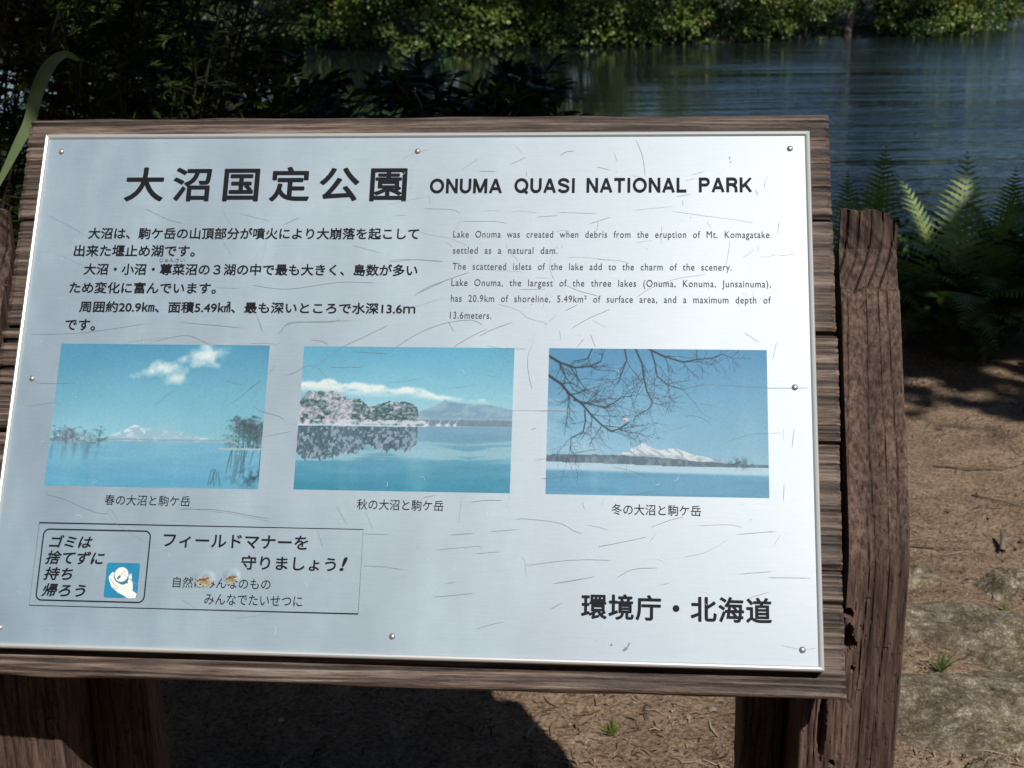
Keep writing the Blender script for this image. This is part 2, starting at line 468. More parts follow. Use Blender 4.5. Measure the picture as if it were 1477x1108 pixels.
# --- posts with weathered, cracked faces
def post(name, u0, u1, notch, cheek_side, seed, holes=(), d0=-0.24):
    """front face d=-0.24 up to the slanted cut; behind the planks the cut lies deeper"""
    nu = int((u1 - u0) / 0.0012); ns = 330
    U = np.linspace(u0, u1, nu)
    Z = np.concatenate([np.linspace(-0.35, 0.5, 50), np.linspace(0.5, 1.16, 260)[1:], np.linspace(1.16, 1.254, 110)[1:]])
    UU, ZZ = np.meshgrid(U, Z)
    is_cheek = (UU > notch) if cheek_side > 0 else (UU < notch)
    ztop = 1.255 - 0.005 * vn(UU * 85, UU * 0 + 3, seed + 60) - 0.003 * vn(UU * 260, UU * 0, seed + 61) - 0.020 * np.clip(1 - (u1 - UU) / 0.022, 0, 1) ** 2
    ZZ = np.where(ZZ > 1.16, 1.16 + (ZZ - 1.16) * (ztop - 1.16) / 0.094, ZZ)
    ZZ = np.where(is_cheek, ZZ, np.minimum(ZZ, 1.12 + ZZ * 1e-4))
    h = ZZ - 1.3342
    cut = (0.5246 * h + 0.014) / 0.8513 + 0.003
    deep = (0.5246 * h + 0.062) / 0.8513
    base = np.full_like(UU, d0)
    zl = 1.166 + 0.008 * (vn(UU * 70, UU * 0, seed + 40) - 0.5)
    tg_ = np.where(is_cheek, cut, deep); kk = 0.012
    d = np.where(is_cheek, 0.5 * (base + tg_ + np.sqrt((base - tg_) ** 2 + kk ** 2)), np.maximum(base, tg_))
    up = ZZ > zl
    d = d + np.where(is_cheek & up, 0.007, 0)
    rot = np.clip((ZZ - 1.235) / 0.02, 0, 1)
    d = d + np.where(is_cheek, rot * (0.006 + 0.02 * vn(UU * 160, ZZ * 60, seed + 41)), 0)
    d = np.minimum(d, -0.052)
    wob = (vn(UU * 12, ZZ * 7, seed) - 0.5) * 0.016 + (vn(UU * 30, ZZ * 26, seed + 1) - 0.5) * 0.003
    g = vn((UU + wob) * 120, ZZ * 1.2, seed + 2); g2 = vn((UU + wob) * 320, ZZ * 3.0, seed + 3)
    lines = vn((UU + wob) * 95, ZZ * 0.6, seed + 4)
    line = np.clip(1 - np.abs(lines - 0.5) / 0.055, 0, 1)
    crack = np.clip(1 - np.abs(vn((UU + wob) * 42, ZZ * 0.8, seed + 5) - 0.5) / 0.025, 0, 1) * np.clip(vn(UU * 8, ZZ * 9, seed + 6) * 3 - 1.5, 0, 1)
    pits = np.clip((vn(UU * 330, ZZ * 150, seed + 7) - 0.84) * 9, 0, 1)
    disp = -(g - 0.5) * 0.0018 - (g2 - 0.5) * 0.0010 + line * 0.0022 + crack * 0.004 + pits * 0.0015
    # end-grain look of the chipped top: slanted rings and long splits
    ru = UU - u0; rz = ZZ - 1.166
    ringv = vn((ru * 0.75 + rz * 0.75) * 170, (ru - rz) * 6, seed + 20)
    s2 = ru - 0.22 * rz + 2.2 * (rz - 0.03) ** 2 + 0.004 * vn(rz * 22, ru * 25, seed + 23)
    sp = np.abs(((s2 / 0.0125) + 0.35 * vn(rz * 30, ru * 20, seed + 22)) % 1.0 - 0.5)
    split = np.clip(1 - sp / 0.11, 0, 1) ** 0.8 * np.clip(vn(np.floor(s2 / 0.0125), rz * 18, seed + 21) * 2.2 - 0.1, 0, 1)
    disp_e = -(ringv - 0.5) * 0.0022 + split * 0.0045
    ec = is_cheek & up
    disp = np.where(ec, disp_e, disp)
    tint = 0.74 + 0.36 * g + 0.22 * (g2 - 0.5) - 0.24 * line - 0.3 * crack - 0.25 * pits
    tint = tint + 0.55 * np.clip(1 - (u1 - UU) / 0.0035, 0, 1)  # brighter tint paints the sunlit rim along the right edge
    tint = np.where(ec, 0.72 + 0.55 * (ringv - 0.5) - 0.5 * split, tint)
    for (hu, hz, ru_, rz_, dep) in holes:
        q = ((UU - hu) / ru_) ** 2 + ((ZZ - hz) / rz_) ** 2
        q = q * (1 + 0.5 * (vn(UU * 260, ZZ * 260, seed + 50) - 0.5))
        k = np.clip((1.25 - q) / 0.35, 0, 1)
        disp = disp + dep * k
    d = d + disp
    e = np.minimum(UU - u0, u1 - UU)
    d = d + 0.004 * np.clip(1 - e / 0.004, 0, 1) ** 2
    edge = np.where(UU - u0 < 1e-6, 1, np.where(u1 - UU < 1e-6, -1, 0))
    UX = UU + edge * (vn(ZZ * 9, UU * 0, seed + 30) * 0.006 + vn(ZZ * 40, UU * 0, seed + 31) * 0.002 - 0.002)
    front = np.stack([UX - BASE_UD[0], d - BASE_UD[1], ZZ], -1).reshape(-1, 3)
    ny = len(Z); nx = nu
    ring = np.concatenate([np.arange(nx), np.arange(1, ny) * nx + nx - 1, (ny - 1) * nx + np.arange(nx - 2, -1, -1), np.arange(ny - 2, 0, -1) * nx])
    back = front[ring].copy(); back[:, 1] = -0.045 - BASE_UD[1]
    V = np.concatenate([front, back]); o = len(front); n = len(ring); k = np.arange(n); k2 = (k + 1) % n
    F = [list(f) for f in grid_faces(nx, ny)] + [list(f) for f in np.stack([ring[k], o + k, o + k2, ring[k2]], -1)] + [list(range(o + n - 1, o - 1, -1))]
    t = np.concatenate([tint.ravel(), tint.ravel()[ring] * 0.95])
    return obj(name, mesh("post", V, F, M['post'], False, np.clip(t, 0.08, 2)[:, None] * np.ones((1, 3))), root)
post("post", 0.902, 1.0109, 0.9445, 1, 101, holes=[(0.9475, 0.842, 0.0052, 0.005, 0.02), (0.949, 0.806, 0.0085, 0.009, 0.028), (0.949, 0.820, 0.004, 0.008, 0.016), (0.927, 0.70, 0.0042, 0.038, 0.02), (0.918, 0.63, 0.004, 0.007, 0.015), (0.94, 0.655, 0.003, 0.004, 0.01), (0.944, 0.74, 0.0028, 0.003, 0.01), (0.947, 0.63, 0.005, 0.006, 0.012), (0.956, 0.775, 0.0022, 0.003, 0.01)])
post("post", -0.09, 0.010, -0.034, -1, 211, d0=-0.178)
post("inner_post", 0.848, 0.900, 9, 1, 307, d0=-0.13)
post("inner_post", 0.012, 0.092, -9, -1, 401, d0=-0.095)

# --- the sheet: a thin tray with a rounded trim
def box(x0, x1, y0, y1, z0, z1):
    V = [(x, y, z) for z in (z0, z1) for y in (y0, y1) for x in (x0, x1)]
    F = [[0, 2, 3, 1], [4, 5, 7, 6], [0, 1, 5, 4], [2, 6, 7, 3], [0, 4, 6, 2], [1, 3, 7, 5]]
    return V, F
panel = MB().add(*box(0.003, PANEL_W - 0.003, -PANEL_H + 0.003, -0.003, -0.0150, 0.0)).build("sign_panel", M['sheet'], root, False, PL_LOC, PL_ROT)
prof = [(0, -0.0155), (0, 0.0012), (0.0008, 0.0028), (0.0024, 0.0036), (0.0042, 0.0030), (0.0054, 0.0012), (0.0056, 0.0002)]
V = []; F = []
for (ins, z) in prof:
    V += [(ins, -ins, z), (PANEL_W - ins, -ins, z), (PANEL_W - ins, -PANEL_H + ins, z), (ins, -PANEL_H + ins, z)]
for i in range(len(prof) - 1):
    for k in range(4):
        F.append([i * 4 + k, i * 4 + (k + 1) % 4, i * 4 + 4 + (k + 1) % 4, i * 4 + 4 + k])
MB().add(V, F).build("trim_frame", M['trim'], panel, False)

# rivets
def dome(cx, cy, r, h, z0=0.0, n=14, m=5):
    V = []; F = []
    for i in range(m):
        a = i / m * math.pi / 2
        for k in range(n):
            th = 2 * math.pi * k / n
            V.append((cx + r * math.cos(a) * math.cos(th), cy + r * math.cos(a) * math.sin(th), z0 + h * math.sin(a)))
    V.append((cx, cy, z0 + h))
    for i in range(m - 1):
        for k in range(n):
            F.append([i * n + k, i * n + (k + 1) % n, (i + 1) * n + (k + 1) % n, (i + 1) * n + k])
    for k in range(n):
        F.append([(m - 1) * n + k, (m - 1) * n + (k + 1) % n, m * n])
    return V, F
rv = mesh("rivet", *dome(0, 0, 0.0036, 0.0026), M['rivet'], True)
for (x, y) in ((22.2, -22), (456.5, -23), (889.2, -21.5), (21.8, -305), (888.6, -305.5), (21.8, -588), (457.6, -586), (890.2, -588.2)):
    obj("rivet", rv, panel, (x / 1000, y / 1000, 0.0))

# --- printing
def glyphs(s, offset=0.0, schar=1.0, sword=1.0, shear=0.0):
    c = bpy.data.curves.new("lettering", 'FONT')
    c.body = s; c.offset = offset; c.space_character = schar; c.space_word = sword; c.shear = shear
    c.resolution_u = 5
    o = bpy.data.objects.new("lettering", c); COL.objects.link(o)
    bpy.context.view_layer.update()
    dg = bpy.context.evaluated_depsgraph_get()
    ev = o.evaluated_get(dg); me = ev.to_mesh()
    v = np.array([tuple(q.co) for q in me.vertices]); f = [list(p.vertices) for p in me.polygons]
    ev.to_mesh_clear()
    bpy.data.objects.remove(o); bpy.data.curves.remove(c)
    return v, f
def write(name, items, mat, z=0.0004):
    """items: (string, (x0,y0,x1,y1) in mm, mode, kwargs); mode 'box' fits the ink box, 'cap' fits baseline/cap height"""
    b = MB()
    for s, (x0, y0, x1, y1), mode, kw in items:
        kw = dict(kw); w = kw.pop("offset", 0.0); nring = 12 if w > 0.012 else 6
        v, f = glyphs(s, **kw)
        mn, mx = v.min(0) - np.array([w, w, 0]), v.max(0) + np.array([w, w, 0])
        sx = (x1 - x0) / (mx[0] - mn[0])
        if mode == 'cap':
            sy = (y1 - y0) / (0.692 + 2 * w); oy = y0 + w * sy
            Y = v[:, 1] * sy + oy
        else:
            sy = (y1 - y0) / (mx[1] - mn[1]); Y = (v[:, 1] - mn[1]) * sy + y0
        X = (v[:, 0] - mn[0]) * sx + x0
        for k in range(nring if w > 0 else 1):
            a = 2 * math.pi * k / nring; r_ = w * (x1 - x0) / (mx[0] - mn[0]) if w > 0 else 0
            b.add(np.stack([(X + r_ * math.cos(a)) / 1000, (Y + r_ * math.sin(a)) / 1000, np.full(len(X), z + 4e-6 * k)], -1), f)
    return b.build(name, mat, panel, False)
T = dict(offset=0.021, schar=1.36)
write("title_lettering", [("大沼国定公園", (106.3, -86.6, 445.9, -42.5), 'box', T)], M['ink'])
# the Latin title is a plain bold grotesque: drawn with strokes on a unit cap height
def arc(cx, cy, rx, ry, a0, a1, n=14):
    return [(cx + rx * math.cos(RAD(a0 + (a1 - a0) * k / n)), cy + ry * math.sin(RAD(a0 + (a1 - a0) * k / n))) for k in range(n + 1)]
SW = 0.205
h_ = SW / 2
GL = {
 'O': (1.02, [arc(.51, .5, .51 - h_, .5 - h_ + .012, 0, 360, 36)]),
 'Q': (1.02, [arc(.51, .5, .51 - h_, .5 - h_ + .012, 0, 360, 36), [(.60, .27), (.96, -.02)]]),
 'N': (.84, [[(h_, 0), (h_, 1)], [(.84 - h_, 0), (.84 - h_, 1)], [(h_ + .01, .985), (.84 - h_ - .01, .015)]]),
 'U': (.82, [[(h_, 1), (h_, .38)] + arc(.41, .38, .41 - h_, .38 - h_ + .012, 180, 360, 16) + [(.82 - h_, 1)]]),
 'M': (1.0, [[(h_, 0), (h_, 1)], [(1 - h_, 0), (1 - h_, 1)], [(h_ + .02, .98), (.5, .06)], [(1 - h_ - .02, .98), (.5, .06)]]),
 'A': (.90, [[(.085, 0), (.45, .985)], [(.815, 0), (.45, .985)], [(.24, .31), (.66, .31)]]),
 'S': (.84, [[(.735, .69)] + arc(.42, .715, .31, .285 - h_ + .012, 8, 180, 14) + [(.125, .66), (.20, .59), (.42, .525), (.64, .455), (.725, .38)] + arc(.42, .29, .325, .29 - h_ + .012, 8, -172, 16)]),
 'I': (.30, [[(.15, 0), (.15, 1)]]),
 'T': (.78, [[(.39, 0), (.39, 1)], [(0, 1 - h_), (.78, 1 - h_)]]),
 'L': (.70, [[(h_, 0), (h_, 1)], [(h_, h_), (.70, h_)]]),
 'P': (.78, [[(h_, 0), (h_, 1)], [(h_, 1 - h_), (.47, 1 - h_)] + arc(.47, .695, .31 - h_, .305 - h_, 90, -90, 12) + [(h_, .39 + h_)]]),
 'R': (.82, [[(h_, 0), (h_, 1)], [(h_, 1 - h_), (.48, 1 - h_)] + arc(.48, .71, .31 - h_, .29 - h_, 90, -90, 12) + [(h_, .42 + h_)], [(.48, .47), (.60, .42), (.685, .30), (.70, 0)]]),
 'K': (.84, [[(h_, 0), (h_, 1)], [(.79, 1), (.20, .37)], [(.36, .56), (.79, 0)]]),
}
def grotesque(items, name):
    b = MB(); z = 0.0004
    for word, (x0, y0, x1, y1) in items:
        gap = .13; tot = sum(GL[c][0] for c in word) + gap * (len(word) - 1)
        sx = (x1 - x0) / tot; sy = y1 - y0; x = 0
        for ch in word:
            for P in GL[ch][1]:
                closed = len(P) > 20 and abs(P[0][0] - P[-1][0]) < 1e-6 and abs(P[0][1] - P[-1][1]) < 1e-6
                Q = [Vector((p[0], p[1], 0)) for p in (P[:-1] if closed else P)]; n = len(Q); V = []; F = []
                for i in range(n):
                    pa = Q[i - 1] if (closed or i > 0) else Q[i]; pb = Q[(i + 1) % n] if (closed or i < n - 1) else Q[i]
                    t = (pb - pa).normalized(); nn = Vector((-t.y, t.x, 0))
                    V += [Q[i] + nn * h_, Q[i] - nn * h_]
                for i in range(n if closed else n - 1):
                    j = (i + 1) % n; F.append([2 * i, 2 * i + 1, 2 * j + 1, 2 * j])
                z += 2e-6
                b.add([((x0 + (x + v.x) * sx) / 1000, (y0 + min(1.0, max(-.012, v.y)) * sy) / 1000 if ch not in 'OQUS' else (y0 + v.y * sy) / 1000, z) for v in V], F)
            x += GL[ch][0] + gap
    return b.build(name, M['ink'], panel, False)
grotesque([("ONUMA", (473.1, -76.5, 557.8, -58.1)), ("QUASI", (572.3, -76.2, 643.3, -57.8)), ("NATIONAL", (656.1, -75.9, 770.8, -57.5)), ("PARK", (785.1, -75.6, 844.9, -57.3))], "english_title_lettering")
J = dict(offset=0.022)
write("japanese_text", [
    ("大沼は、駒ケ岳の山頂部分が噴火により大崩落を起こして", (68.2, -134.2, 463.4, -119.6), 'box', J),
    ("出来た堰止め湖です。", (53.2, -156.1, 199.7, -141.3), 'box', J),
    ("大沼・小沼・蓴菜沼の３湖の中で最も大きく、島数が多い", (68.0, -178.8, 463.9, -164.4), 'box', J),
    ("じゅんさい", (158.3, -163.0, 188.2, -157.8), 'box', dict(offset=0.0)),
    ("ため変化に富んでいます。", (53.2, -201.7, 229.1, -187.3), 'box', J),
    ("周囲約20.9㎞、面積5.49㎢、最も深いところで水深13.6ｍ", (68.0, -224.9, 463.8, -210.7), 'box', J),
    ("です。", (53.4, -247.1, 89.8, -233.2), 'box', J)], M['ink'])
EW = dict(offset=0.006, schar=1.12, sword=2.3)
write("english_text", [
    ("Lake Onuma was created when debris from the eruption of Mt. Komagatake", (503.3, -131.3, 864.0, -123.0), 'cap', EW),
    ("settled as a natural dam.", (503.8, -151.0, 624.4, -142.7), 'cap', EW),
    ("The scattered islets of the lake add to the charm of the scenery.", (504.3, -170.5, 821.5, -162.2), 'cap', EW),
    ("Lake Onuma, the largest of the three lakes (Onuma, Konuma, Junsainuma),", (503.8, -190.2, 864.6, -181.9), 'cap', EW),
    ("has 20.9km of shoreline, 5.49km² of surface area, and a maximum depth of", (504.0, -209.2, 864.3, -200.9), 'cap', EW),
    ("13.6meters.", (503.8, -229.4, 551.2, -221.1), 'cap', EW)], M['ink_grey'])
CP = dict(offset=0.004)
write("spring_caption", [("春の大沼と駒ケ岳", (124.3, -450.4, 222.3, -438.6), 'box', CP)], M['ink'])
write("autumn_caption", [("秋の大沼と駒ケ岳", (410.4, -450.0, 506.4, -438.2), 'box', CP)], M['ink'])
write("winter_caption", [("冬の大沼と駒ケ岳", (690.0, -450.2, 785.8, -438.3), 'box', CP)], M['ink'])
IT = dict(offset=0.022, shear=0.22)
write("litter_notice_lettering", [("ゴミは", (66.0, -499.0, 115.5, -485.1), 'box', IT), ("捨てずに", (64.3, -517.6, 131.3, -502.4), 'box', IT),
      ("持ち", (64.4, -535.2, 97.2, -520.6), 'box', IT), ("帰ろう", (64.3, -553.2, 113.7, -538.7), 'box', IT)], M['ink'])
write("manners_lettering", [("フィールドマナーを", (196.1, -496.1, 358.9, -480.2), 'box', dict(offset=0.018)),
      ("守りましょう", (286.0, -518.6, 391.5, -502.9), 'box', dict(offset=0.018)), ("!", (395.5, -517.6, 403.8, -502.6), 'box', dict(offset=0.02, shear=0.25)),
      ("自然はみんなのもの", (211.5, -540.0, 320.6, -528.0), 'box', CP), ("みんなでたいせつに", (248.5, -557.4, 356.9, -545.6), 'box', CP)], M['ink'])
write("publisher_lettering", [("環境庁・北海道", (658.9, -562.4, 859.3, -535.2), 'box', dict(offset=0.024, schar=1.08))], M['ink'])

def strip_loop(pts, w, z, closed=True):
    pts = [Vector((p[0] / 1000, p[1] / 1000, 0)) for p in pts]; n = len(pts); V = []; F = []
    for i in range(n):
        a = pts[(i - 1) % n] if closed or i > 0 else pts[i]
        b = pts[(i + 1) % n] if closed or i < n - 1 else pts[i]
        t = (b - a).normalized(); nn = Vector((-t.y, t.x, 0))
        ww = w
        if closed:
            d1 = (pts[i] - a).normalized(); nn1 = Vector((-d1.y, d1.x, 0)); ww = w / max(0.5, nn.dot(nn1))
        elif i in (0, n - 1): ww = w * 0.3
        V += [pts[i] + nn * ww / 2000, pts[i] - nn * ww / 2000]
    for i in range(n if closed else n - 1):
        j = (i + 1) % n
        F.append([2 * i, 2 * i + 1, 2 * j + 1, 2 * j])
    return [(p.x, p.y, z) for p in V], F
def rrect(x0, x1, y0, y1, r, n=8):
    P = []
    for cx, cy, a0 in ((x1 - r, y1 - r, 0), (x0 + r, y1 - r, 90), (x0 + r, y0 + r, 180), (x1 - r, y0 + r, 270)):
        for k in range(n + 1):
            a = RAD(a0 + 90 * k / n); P.append((cx + r * math.cos(a), cy + r * math.sin(a)))
    return P
b = MB(); b.add(*strip_loop([(51.9, -471.8), (419.1, -471.8), (419.1, -563.3), (51.9, -563.3)], 0.75, 0.0004))
b.build("notice_border", M['ink'], panel, False)
b = MB(); b.add(*strip_loop(rrect(58.4, 180.8, -557.2, -478.8, 6.5), 1.5, 0.0004))
b.build("rounded_border", M['ink'], panel, False)

# --- printed pictures: fine grids whose points carry the printed colours
def poly_mask(U, V, poly):
    ins = np.zeros(U.shape, bool); n = len(poly)
    for i in range(n):
        (x1, y1), (x2, y2) = poly[i], poly[(i + 1) % n]
        c = ((y1 > V) != (y2 > V)) & (U < (x2 - x1) * (V - y1) / (y2 - y1 + 1e-12) + x1)
        ins ^= c
    return ins
def seg(img, U, V, asp, p, q, w, c, a=1.0):
    x0, x1 = min(p[0], q[0]) - 0.03, max(p[0], q[0]) + 0.03; y0, y1 = min(p[1], q[1]) - 0.03, max(p[1], q[1]) + 0.03
    H, W = U.shape
    i0, i1 = max(0, int(y0 * H)), min(H, int(y1 * H) + 1); j0, j1 = max(0, int(x0 * W)), min(W, int(x1 * W) + 1)
    if i0 >= i1 or j0 >= j1: return
    u = U[i0:i1, j0:j1] * asp; v = V[i0:i1, j0:j1]
    ax, ay, bx, by = p[0] * asp, p[1], q[0] * asp, q[1]
    L = (bx - ax) ** 2 + (by - ay) ** 2 + 1e-9
    t = np.clip(((u - ax) * (bx - ax) + (v - ay) * (by - ay)) / L, 0, 1)
    dd = np.hypot(u - ax - t * (bx - ax), v - ay - t * (by - ay))
    k = np.clip((w - dd) / 0.0035 + 0.5, 0, 1)[..., None] * a
    img[i0:i1, j0:j1] = img[i0:i1, j0:j1] * (1 - k) + np.array(c) * k
def blend(img, mask, c):
    k = np.clip(mask, 0, 1)[..., None]
    return img * (1 - k) + np.array(c, dtype=float) * k
def picture(name, x0, x1, y0, y1, fn, W=300, H=200, z=0.0002, gain=0.84):
    U, V = np.meshgrid(np.linspace(0, 1, W), np.linspace(0, 1, H))
    img = fn(U, V).clip(0, 255) / 255
    L = np.where(img <= 0.04045, img / 12.92, ((img + 0.055) / 1.055) ** 2.4) * gain
    P = np.stack([(x0 + (x1 - x0) * U) / 1000, (y1 + (y0 - y1) * V) / 1000, np.full(U.shape, z)], -1).reshape(-1, 3)
    fa = grid_faces(W, H)[:, ::-1]
    return obj(name, mesh(name, P, fa, M['print'], False, L.reshape(-1, 3)), panel)
def sky_img(U, V, top, bot, hor):
    k = np.clip(V / hor, 0, 1)[..., None]
    img = np.array(top) * (1 - k) + np.array(bot) * k
    img = img + ((fbm(U * 3, V * 3, 71, 4) - 0.5) * 16)[..., None]
    return img
def fade(img, U, V, seed):
    s = np.clip(fbm(U * 9, V * 1.6, seed, 4) - 0.56, 0, 1) * 0.7 * np.clip(V * 1.5, 0.2, 1)
    img = blend(img, s, (165, 205, 215))
    img = img * .95 + 9
    return img + ((vn(U * 220, V * 150, seed + 3) - 0.5) * 11)[..., None]
def trunk_tree(img, U, V, asp, x, base, top, r, c, rnd):
    c = tuple(min(255, q + rnd.uniform(-12, 34)) for q in c)
    seg(img, U, V, asp, (x, base), (x + rnd.uniform(-.006, .006), top + .02), 0.0022, c, 0.75)
    for k in range(9):
        yy = top + rnd.uniform(-.005, .10); xx = x + rnd.uniform(-r, r) * 0.9
        seg(img, U, V, asp, (x, yy + .035), (xx, yy), 0.0012, c, 0.6)
        m = np.clip(1.2 - np.hypot((U - xx) / (r * 0.5), (V - yy) / (r * 0.25)), 0, 1) * np.clip(fbm(U * 110, V * 110, int(x * 999) + k, 2) * 4 - 1.8, 0, 1)
        img[:] = blend(img, m * 0.8, c)
    return img
def spring(U, V):
    rnd = random.Random(3); A = 1.48; hz = 0.685
    img = sky_img(U, V, (76, 148, 182), (140, 196, 212), hz)
    for cx, cy, rx, ry in ((.46, .20, .07, .045), (.53, .18, .075, .06), (.555, .25, .06, .035), (.60, .10, .03, .035), (.68, .08, .07, .07), (.75, .06, .07, .05), (.70, .13, .06, .04)):
        m = 1.3 - np.hypot((U - cx) / rx, (V - cy) / ry) - (fbm(U * 17, V * 13, 5, 5) - .5) * 2.2
        img = blend(img, np.clip(m * .8, 0, 1) * 0.8, (226, 237, 236))
    for cx, cy, rx, ry in ((.5, .22, .06, .02), (.7, .12, .05, .02)):
        m = 1.0 - np.hypot((U - cx) / rx, (V - cy) / ry) - (fbm(U * 25, V * 25, 9, 4) - .5) * 2
        img = blend(img, np.clip(m, 0, 1) * 0.3, (150, 185, 200))
    ridge = np.interp(U[0], [0.26, .30, .36, .395, .42, .45, .48, .55, .62, .70, .76, .82], [.66, .635, .60, .570, .578, .600, .588, .597, .615, .632, .652, .672]) + (fbm(U[0] * 30, U[0] * 0, 4, 3) - .5) * .012
    mt = V > ridge[None, :]
    img = blend(img, mt * (V < hz) * np.clip((V - ridge[None]) * 40, 0.3, 1), (150, 187, 205))
    img = blend(img, mt * (V < hz) * np.clip((fbm(U * 26, V * 30, 8, 4) - .48) * 4, 0, .8), (196, 216, 224))
    img = blend(img, mt * (V < ridge[None] + .035) * (np.abs(U - .40) < .05) * np.clip((fbm(U * 60, V * 60, 12, 3) - .45) * 5, 0, .8), (214, 228, 234))
    img = blend(img, np.clip(1 - np.abs(V - .672 - .006 * fbm(U * 20, V * 0, 2, 3)) / .012, 0, 1) * .7 * (U > .2), (118, 150, 165))
    w = V > hz
    wc = np.array((118, 178, 204)) + (V[..., None] - hz) * np.array((-90, -50, -30)) + ((fbm(U * 5, V * 26, 31, 4) - .5) * 14)[..., None]
    img = np.where(w[..., None], wc, img)
    # wooded spits and their reflections
    lf = np.clip((.29 - U) / .03, 0, 1) * np.clip((V - .615 - U * .10) / .02, 0, 1) * np.clip((.705 - U * .03 - V) / .012, 0, 1)
    img = blend(img, lf * np.clip(fbm(U * 95, V * 80, 14, 4) * 3.4 - 1.35, 0, .85), (92, 118, 128))
    img = blend(img, np.clip((.29 - U) / .02, 0, 1) * np.clip(1 - np.abs(V - .695) / .01, 0, 1) * .8, (148, 170, 172))
    for k in range(13):
        x = rnd.uniform(.0, .26); trunk_tree(img, U, V, A, x, .69, rnd.uniform(.575, .62), .03, (74, 100, 112), rnd)
    img = blend(img, np.clip((.25 - U) / .03, 0, 1) * np.clip((V - .70) / .01, 0, 1) * np.clip((.83 - V) / .08, 0, 1) * np.clip(vn(U * 75, V * 6, 19) * 1.8 - .75, 0, 1) * .8, (84, 122, 142))
    rf = np.clip((U - .80) / .08, 0, 1) * np.clip((V - .64) / .03, 0, 1) * np.clip((.735 - V) / .01, 0, 1)
    img = blend(img, rf * np.clip(fbm(U * 90, V * 80, 24, 4) * 3.6 - 1.45, 0, .9), (74, 98, 104))
    img = blend(img, np.clip((U - .79) / .02, 0, 1) * np.clip(1 - np.abs(V - .728) / .009, 0, 1), (176, 190, 186))
    for k in range(20):
        x = .835 + .165 * rnd.random() ** .8; trunk_tree(img, U, V, A, x, .72, rnd.uniform(.49, .58), .045, (50, 76, 86), rnd)
    for k in range(16):
        x = rnd.uniform(.86, 1.0); seg(img, U, V, A, (x, .74), (x + rnd.uniform(-.02, .004), rnd.uniform(.82, .96)), 0.0035, (62, 96, 112), .6)
    img = blend(img, np.clip(1.1 - np.hypot((U - .97) / .13, (V - .93) / .08), 0, 1) * np.clip(fbm(U * 50, V * 40, 34, 4) * 3 - 1.1, 0, 1), (46, 72, 84))
    for k in range(6):
        x = rnd.uniform(.77, .83); seg(img, U, V, A, (x, rnd.uniform(.86, .9)), (x + rnd.uniform(-.02, .02), rnd.uniform(.95, .99)), 0.003, (70, 100, 112), .8)
    return fade(img, U, V, 60)
